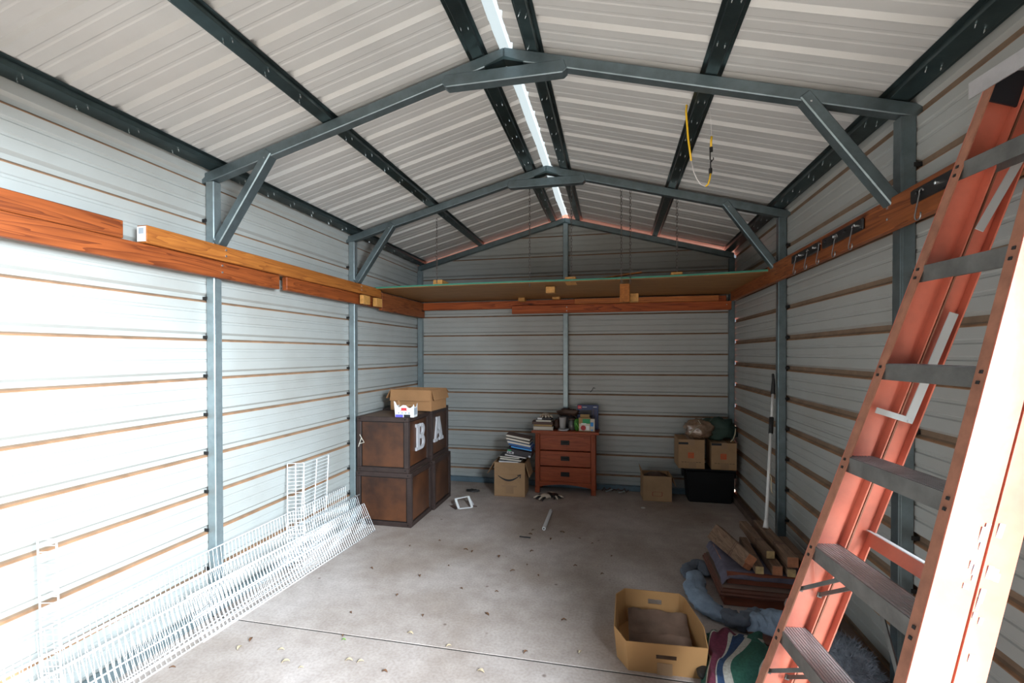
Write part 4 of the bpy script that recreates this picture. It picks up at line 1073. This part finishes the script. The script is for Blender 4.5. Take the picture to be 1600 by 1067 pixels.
def sheet(x0, x1, y0, y1, zf, nx=24, ny=24, th=.0022):
    vs = []; fs = []; uv = []
    for k in range(2):
        for j in range(ny+1):
            for i in range(nx+1):
                x = x0+(x1-x0)*i/nx; y = y0+(y1-y0)*j/ny; dx = .02*noise.noise(Vector((x*6, y*6, 3))); dy = .02*noise.noise(Vector((x*6, y*6, 8)))
                vs.append((x+dx, y+dy, zf(x, y)+(th if k else 0)))
    Nn = (nx+1)*(ny+1)
    for k in range(2):
        for j in range(ny):
            for i in range(nx):
                a = k*Nn+j*(nx+1)+i; q = (a, a+1, a+nx+2, a+nx+1); fs.append(q if k else q[::-1])
    return vs, fs
vs, fs = sheet(A0-.03, A1, B0-.03, B1+.02, lambda x, y: .1875+.004*noise.noise(Vector((x*14, y*14, 0)))-(.05*max(0, (A0+.0-x)/.03) if x < A0 else 0)-(.03 if y < B0 else 0))
tag(obj('folded_cloth', MB().add(vs, fs), M['purple'], smooth=True), 'purple-grey crumpled cloth between the apron and the wooden legs', 'cloth')
# legs: (near end pixel, far end pixel, plane height of the centre, size)
def tleg(pn, pf, z, sz, label, endm, roll=0):
    a, b = at(*pn, 'z', z), at(*pf, 'z', z); d = (b-a).normalized()
    t = wthing('wooden_post', label, 'post', (a+b)/2, 'loose wooden furniture posts')
    up = Vector((0,0,1)); r = d.cross(up).normalized(); u2 = (up*math.cos(roll)+r*math.sin(roll)); r2 = d.cross(u2).normalized()
    wpart('leg_shaft', MB().obox((a+b)/2, (b-a)/2, r2*sz/2, u2*sz/2), M['leg_wood'], t, bevel=.003)
    wpart('end_face', MB().obox(a-d*.001, d*.0012, r2*(sz/2-.002), u2*(sz/2-.002)), M[endm], t)
    g = MB()
    for q in (.32, .36): g.obox(a.lerp(b, q), d*.002, r2*(sz/2+.0008), u2*(sz/2+.0008))
    wpart('groove', g, M['cover_brown'], t)
tleg((1168, 884), (1112, 838), .222, .058, 'furniture leg post at the left edge of the pile, below the tilted one', 'leg_end', .6)
tleg((1172, 876), (1120, 828), .285, .060, 'tilted reddish-ended furniture leg post on top at the left of the pile', 'leg_end', .6)
tleg((1186, 892), (1160, 845), .222, .048, 'short pale-ended furniture leg post between the tilted ones', 'leg_end2')
tleg((1214, 893), (1168, 828), .224, .058, 'lower dark-ended furniture leg post in the middle of the pile', 'leg_end')
tleg((1203, 868), (1160, 820), .282, .050, 'pale-ended furniture leg post on top in the middle of the pile', 'leg_end2')
tleg((1236, 897), (1192, 838), .222, .048, 'lowest pale-ended furniture leg post at the right of the pile', 'leg_end2')
tleg((1238, 880), (1184, 820), .284, .064, 'thick furniture leg post on top at the right of the pile', 'leg_end')
tleg((1262, 890), (1222, 845), .222, .055, 'furniture leg post at the far right of the pile, nearly behind the ladder', 'leg_end')

# ------------------------------------------------------------------ clothes, blanket, rug
def soft_tube(pts, rs, flat, seed, amp=.25, n=30, sub=8, fr=14):
    P = [Vector(p) for p in pts]; out = []; R = []
    for i in range(len(P)-1):
        p0, p1, p2, p3 = P[max(i-1,0)], P[i], P[i+1], P[min(i+2,len(P)-1)]
        for k in range(sub):
            t_ = k/sub; out.append(.5*((2*p1)+(p2-p0)*t_+(2*p0-5*p1+4*p2-p3)*t_*t_+(3*p1-p0-3*p2+p3)*t_**3)); R.append(rs[i]+(rs[i+1]-rs[i])*t_)
    out.append(P[-1]); R.append(rs[-1])
    mb = MB(); vs = []
    for i, p in enumerate(out):
        d = (out[min(i+1,len(out)-1)]-out[max(i-1,0)]).normalized(); a = d.cross(Vector((0,0,1))).normalized()
        end = min(1, (min(i, len(out)-1-i)+.5)/4)**.6
        for k in range(n):
            an = 2*PI*k/n; q = p+a*(R[i]*end*math.cos(an))+Vector((0,0,R[i]*flat*end*math.sin(an)))
            nz = noise.noise(q*fr+Vector((seed,0,0)))*amp+(.5-2*abs(noise.noise(q*fr*1.7+Vector((0,seed,0)))))*amp*.9
            q = q+(q-p)*nz; vs.append((q.x, q.y, max(.003, q.z)))
    N_ = len(out); fs = [(i*n+k, i*n+(k+1) % n, (i+1)*n+(k+1) % n, (i+1)*n+k) for i in range(N_-1) for k in range(n)]
    fs += [tuple(reversed(range(n))), tuple((N_-1)*n+k for k in range(n))]
    return mb.add(vs, fs)
t = wthing('jeans', 'faded blue jeans crumpled on the floor in front of the tabletop', 'jeans', (1.25, 3.0, 0))
wpart('trouser_leg', soft_tube([at(1088,893,'z',.03), at(1084,915,'z',.04), at(1095,938,'z',.04), at(1118,958,'z',.035), at(1140,962,'z',.03)], [.05,.06,.065,.06,.05], .55, 3, .35), M['denim'], t, smooth=True)
wpart('trouser_leg', soft_tube([at(1130,955,'z',.04), at(1150,972,'z',.045), at(1172,968,'z',.05), at(1190,955,'z',.06)], [.05,.055,.05,.045], .7, 8, .4), M['denim_dark'], t, smooth=True)
wpart('trouser_seat', soft_tube([at(1165,985,'z',.03), at(1190,978,'z',.05), at(1218,978,'z',.05), at(1245,985,'z',.04)], [.05,.095,.10,.06], .62, 12, .35), M['denim'], t, smooth=True)
t = wthing('grey_garment', 'dark grey garment lying by the corner of the tabletop', 'clothes', (1.1, 3.4, 0))
wpart('garment_body', soft_tube([at(1072,905,'z',.02), at(1076,888,'z',.03), at(1092,882,'z',.03), at(1104,900,'z',.03)], [.03,.05,.05,.04], .5, 5, .3), M['denim_dark'], t, smooth=True)
# striped blanket
Bm = stripes('striped_blanket', [(.13,(.03,.12,.09)), (.04,(.62,.58,.5)), (.13,(.04,.16,.12)), (.03,(.55,.52,.45)), (.17,(.17,.03,.06)), (.03,(.60,.56,.48)), (.16,(.03,.07,.16)), (.13,(.55,.52,.46)), (.18,(.03,.13,.09))], .36, 0)
def blanket():
    nx, ny = 44, 36; c = [at(1100,990,'z',0), at(1200,1000,'z',0), at(1225,1080,'z',0), at(1092,1110,'z',0)]
    me_v = []; fs = []; uvs = []
    for j in range(ny+1):
        for i in range(nx+1):
            u, v = i/nx, j/ny; p = (c[0]*(1-u)+c[1]*u)*(1-v)+(c[3]*(1-u)+c[2]*u)*v
            e = min(1, min(u, 1-u, v, 1-v)*7)
            z = .012+e*(.070+.045*noise.noise(Vector((p.x*7, p.y*7, 2)))+.04*abs(noise.noise(Vector((p.x*13, p.y*5, 6)))))
            p = p+Vector((.05*noise.noise(Vector((p.x*5, p.y*5, 9))), .06*noise.noise(Vector((p.x*5, p.y*5, 12))), 0))
            me_v.append((p.x, p.y, z)); uvs.append((u*.42+.10*v+.05*noise.noise(Vector((u*3, v*3, 0))), v))
    for j in range(ny):
        for i in range(nx): a = j*(nx+1)+i; fs.append((a, a+1, a+nx+2, a+nx+1))
    me = bpy.data.meshes.new('blanket'); me.from_pydata(me_v, [], fs); me.materials.append(Bm)
    ul = me.uv_layers.new(name='UVMap')
    for l in me.loops: ul.data[l.index].uv = uvs[l.vertex_index]
    me.polygons.foreach_set('use_smooth', [True]*len(me.polygons))
    return me
tag(obj('striped_blanket', blanket(), None), 'green, white, maroon and blue striped blanket crumpled beside the tray box', 'blanket')
# maroon cloth strip behind the blanket
tag(obj('maroon_cloth', soft_tube([at(1165,978,'z',.02), at(1190,995,'z',.03), at(1215,1010,'z',.03)], [.03,.045,.03], .4, 6, .3), M['mahog'], smooth=True), 'dark maroon cloth between the jeans and the striped blanket', 'cloth')
# grey shag rug
t = wthing('shag_rug', 'fluffy blue-grey shag rug bundled on the floor behind the ladder', 'rug', (1.66, 2.55, 0))
rc, rr = Vector((1.615, 2.50, .05)), (.125, .20, .10)
wpart('rug_core', blob(rc, rr, 31, .25, squash=.5), M['fuzz'], t, smooth=True)
mb = MB()
for i in range(7000):
    a = random.uniform(0, 2*PI); b = math.acos(random.uniform(-.2, 1)); d = Vector((math.sin(b)*math.cos(a), math.sin(b)*math.sin(a), math.cos(b)))
    s_ = 1+.25*noise.noise(d*3.0+Vector((31*7.3, 31*3.1, 0)))
    p = rc+Vector((d.x*rr[0], d.y*rr[1], d.z*rr[2]))*s_*.97
    if p.z < .004: continue
    q = p+(d*.8+Vector((random.uniform(-1,1), random.uniform(-1,1), random.uniform(-.8,.8)))*.9)*.022; q.z = max(q.z, .002); q.x = min(q.x, 1.80)
    s2 = Vector((random.uniform(-1,1), random.uniform(-1,1), random.uniform(-1,1)))*.0022
    mb.add([p-s2, p+s2, q], [(0,1,2)])
wpart('rug_pile', mb, M['fuzz'], t, normals=False)['kind'] = 'stuff'
tag(obj('cushion', blob((1.63, 3.0, .06), (.10, .13, .06), 41, .15, squash=1), M['pillow'], smooth=True), 'dusty pinkish cushion on the floor seen through the ladder', 'cushion')
tag(obj('cardboard_sheet', MB().box(-.19, .19, -.26, .26, 0, .006), M['card2'], loc=(1.50, 2.62, .001), rot=(0,0,.12)), 'flattened piece of cardboard on the floor under the ladder', 'cardboard')

# ------------------------------------------------------------------ cardboard tray at the front
t = thing('cardboard_tray', 'open brown cardboard tray box with hand slots at the front right', 'box', (.785, 2.555, 0), 0)
out = [(-.168,-.224),(.182,-.216),(.192,-.07),(.140,.175),(.115,.200),(-.165,.200),(-.212,.14),(-.222,-.13)]
Hh = [.150,.158,.170,.178,.185,.185,.178,.160]
mb = MB(); nP = len(out)
def wall_seg(i, slot=None):
    j = (i+1) % nP; a, b = Vector((*out[i], 0)), Vector((*out[j], 0)); ha, hb = Hh[i], Hh[j]; d = (b-a); L = d.length; d = d/L
    inn = Vector((-d.y, d.x, 0))*.004; flare = 1.05
    def q(u, z):
        base = a+d*u; hz = ha+(hb-ha)*u/L; return base*(1+.012*(z/.17))+Vector((0,0,z*hz))
    def quad(u0, u1, z0, z1):
        p = [q(u0,z0), q(u1,z0), q(u1,z1), q(u0,z1)]; mb.add(p+[v+inn for v in p], [(0,1,2,3),(7,6,5,4),(3,2,6,7),(0,3,7,4),(1,5,6,2),(0,4,5,1)])
    if slot:
        c, hw_, z0, z1 = slot; quad(0, c-hw_, 0, 1); quad(c+hw_, L, 0, 1); quad(c-hw_, c+hw_, 0, z0); quad(c-hw_, c+hw_, z1, 1)
    else: quad(0, L, 0, 1)
for i in range(nP): wall_seg(i, {0: (.175, .045, .50, .64), 4: (.125, .035, .62, .76)}.get(i))
mb.prism(out, (0,0,.001), (1,0,0), (0,1,0), (0,0,.004))
obj('tray_shell', mb, M['card_orange'], t)
obj('tape', MB().box(-.035, .035, -.2305, -.2295, .002, .060), M['tape'], t)
for i, (yc, zz, tl_) in enumerate(((.05, .075, .30), (-.10, .045, .12))):
    mb = MB(); vs = []; fs = []
    for j in range(9):
        for k in range(13):
            x = -.16+.31*k/12; y = yc-.07+.15*j/8; vs.append((x, y, zz+(y-yc)*tl_+.020*noise.noise(Vector((x*14, y*14, i*5)))+.022*(y-yc > .05)))
    for j in range(8):
        for k in range(12): a = j*13+k; fs.append((a, a+1, a+14, a+13))
    tag(obj('packing_paper', MB().add([(v[0]+.785, v[1]+2.555, v[2]) for v in vs], fs), M['paper_brown'], smooth=True), ('dull brown packing sheet lying in the back of the tray box' if i == 0 else 'dull brown packing sheet lying in the front of the tray box'), 'paper', 'packing sheets in the tray box')
t = wthing('black_bag_corner', 'black bag with pale trim squeezed between the tray box and the blanket', 'bag', (1.0, 2.36, 0))
wpart('bag_body', soft_tube([at(1104,1010,'z',.04), at(1100,1035,'z',.04), at(1098,1060,'z',.04)], [.02,.03,.035], .8, 17, .3), M['glove_b'], t, smooth=True)

# ------------------------------------------------------------------ small things on the floor
t = wthing('white_pipe', 'short white plastic pipe lying in the middle of the floor', 'pipe', (-.05, 4.3, 0))
a, b = at(849, 826, 'z', .017), at(860, 798, 'z', .017); d = (b-a).normalized()
wpart('pipe_wall', MB().tube([a, b], .0165, 14), M['pvc'], t, smooth=False)
wpart('pipe_bore', MB().tube([a-d*.0008, a+d*.002], .006, 12), M['black'], t)
tag(obj('dark_stick', MB().bar(at(811,838,'z',.004), at(828,840,'z',.004), .010, .007), M['cover_dark']), 'short black stick on the floor near the white pipe', 'stick')
t = thing('broken_bracket', 'broken white plastic bracket lying on the floor by the trunks', 'frame', (-.93, 4.50, .0), (0,0,.6))
mb = MB(); a_ = Vector((0,-.30,.95)).normalized()
mb.bar((-.075,-.08,.012), (.06,-.09,.012), .022, .006).bar((-.075,.04,.075), (.06,.04,.085), .022, .006).bar((-.075,-.08,.012), (-.075,.04,.075), .022, .006).bar((.06,-.09,.012), (.06,.04,.085), .022, .006)
obj('frame_bars', mb, M['white'], t)
obj('frame_prop', MB().bar((-.06,.045,.078), (-.05,.13,.01), .02, .005).bar((.06,.04,.08), (.095,-.02,.01), .018, .004), M['dish'], t)
obj('rusty_plate', MB().bar((-.085,-.07,.008), (-.11,.05,.010), .04, .004).bar((.07,-.05,.01), (.12,-.06,.004), .02, .004), M['leather'], t)
tag(obj('black_rag', blob(at(738,766,'z',.012), (.075,.035,.016), 51, .5, 4, squash=.7), M['glove_b'], smooth=True), 'small black rag on the floor near the broken white bracket', 'rag')
t = wthing('cord_tangle', 'tangled dark and silvery cord at the foot of the back wall right of the dresser', 'cord', (.55, 5.30, 0))
pts = [Vector((.42+.022*i, 5.30+.03*math.sin(i*1.9), .012+.03*abs(math.sin(i*1.3)))) for i in range(14)]
wpart('dark_cord', MB().tube(pts, .007, 6), M['cover_brown'], t, smooth=True)
wpart('silver_bits', MB().bar((.46,5.28,.012), (.53,5.30,.035), .03, .006).bar((.60,5.27,.010), (.66,5.30,.02), .025, .005), M['alu_bright'], t)
tag(obj('white_disc', MB().lathe((0,0,0), [(.022,0),(.022,.003)], 16), M['pvc'], loc=at(1004,794,'z',.001)), 'small white disc on the floor before the small carton', 'disc')
t = wthing('wall_lizard_hook', 'small dark bent wire hanging on the back wall right of the centre post', 'wire', (.33, 5.42, 1.2))
q = [at(*p, 'y', 5.428) for p in ((922,613), (925,610), (927,606), (930,607))]
wpart('bent_wire', MB().tube(q, .004, 6), M['cover_dark'], t)
# dry leaves
def leaf_mesh(nm, m, L, Wd):
    mb = MB(); vs = []; n = 5
    for i in range(n+1):
        u = i/n; w_ = Wd*math.sin(PI*u)**.8 if 0 < u < 1 else .0004
        z = .002+.006*math.sin(PI*u)
        vs += [(L*(u-.5), -w_, z+.003), (L*(u-.5), w_, z+.003), (L*(u-.5), 0, z-.001)]
    fs = []
    for i in range(n): a = 3*i; fs += [(a, a+3, a+5, a+2), (a+2, a+5, a+4, a+1)]
    return mb.add(vs, fs).mesh(nm, m)
LAND = [((-.05, 4.27), 'white pipe'), ((.78, 2.55), 'tray box'), ((-1.17, 4.0), 'wooden trunks'), ((-1.5, 2.2), 'wire shelves'), ((1.05, 3.4), 'tabletop'),
        ((-.93, 4.5), 'white plastic frame'), ((-.2, 3.83), 'black stick'), ((.95, 5.05), 'small carton'), ((-.45, 2.30), 'floor joint middle'), ((-1.3, 1.9), 'near shelf ends')]
def leaf_label(lab, p):
    d, (q, nm) = min(((Vector(q)-Vector((p.x, p.y))).length, (q, nm)) for q, nm in LAND)
    dx, dy = p.x-q[0], p.y-q[1]
    side = ('right of' if dx > 0 else 'left of') if abs(dx) > abs(dy) else ('behind' if dy > 0 else 'in front of')
    far = 'just ' if d < .25 else ('' if d < .6 else ('a step ' if d < .95 else 'far '))
    head = {'brown': 'curled brown dry leaf', 'pale': 'pale tan leaf scrap', 'tiny': random.choice(['tiny', 'small curled', 'thin'])+' dark leaf fragment', 'small': 'small green leaf'}[lab.split()[0]]
    return head+(' on the floor ' if far else ' on the concrete ')+far+side+' the '+nm
LM = [leaf_mesh('leaf_a', M['leaf'], .038, .008), leaf_mesh('leaf_b', M['leaf2'], .030, .009), leaf_mesh('leaf_c', M['leaf'], .024, .006), leaf_mesh('leaf_d', M['leaf3'], .020, .006)]
spots = [(727,859,0),(737,862,0),(779,870,0),(686,845,2),(640,853,2),(700,884,2),(800,892,0),(823,883,2),(830,862,2),(898,885,2),(940,898,2),(878,832,0),(860,843,0),(832,829,2),(828,835,0),
         (373,1012,1),(438,1015,1),(391,999,0),(445,1034,1),(536,1000,3),(544,1032,1),(469,1043,1),(562,1034,1),(580,888,2),(547,957,2),(535,993,2),(620,930,2),(660,962,2),(760,960,0),(880,970,2),
         (700,1010,1),(820,1020,2),(268,1042,0),(720,920,2),(655,900,2),(905,842,2),(925,850,2),(840,900,2),(775,925,2),(955,870,2),(640,990,1),(905,1020,1),(600,1050,2),(750,1050,1)]
for px, py, k in spots:
    o = bpy.data.objects.new('dry_leaf', LM[k]); COL.objects.link(o); p = at(px, py, 'z', .0); o.location = (p.x, p.y, 0.0)
    o.rotation_euler = (0, 0, random.uniform(0, 6.28)); s_ = random.uniform(.8, 1.25); o.scale = (s_, s_, s_)
    lab = {0: 'brown curled dry leaf on the concrete floor', 1: 'pale tan dry leaf scrap on the near slab', 2: 'tiny dark leaf fragment on the concrete floor', 3: 'small green leaf on the concrete near the joint'}[k]
    lab = leaf_label(lab, p)
    tag(o, lab, 'leaf', {0: 'brown dry leaves', 1: 'pale leaf scraps', 2: 'tiny leaf fragments', 3: 'green leaf'}[k])
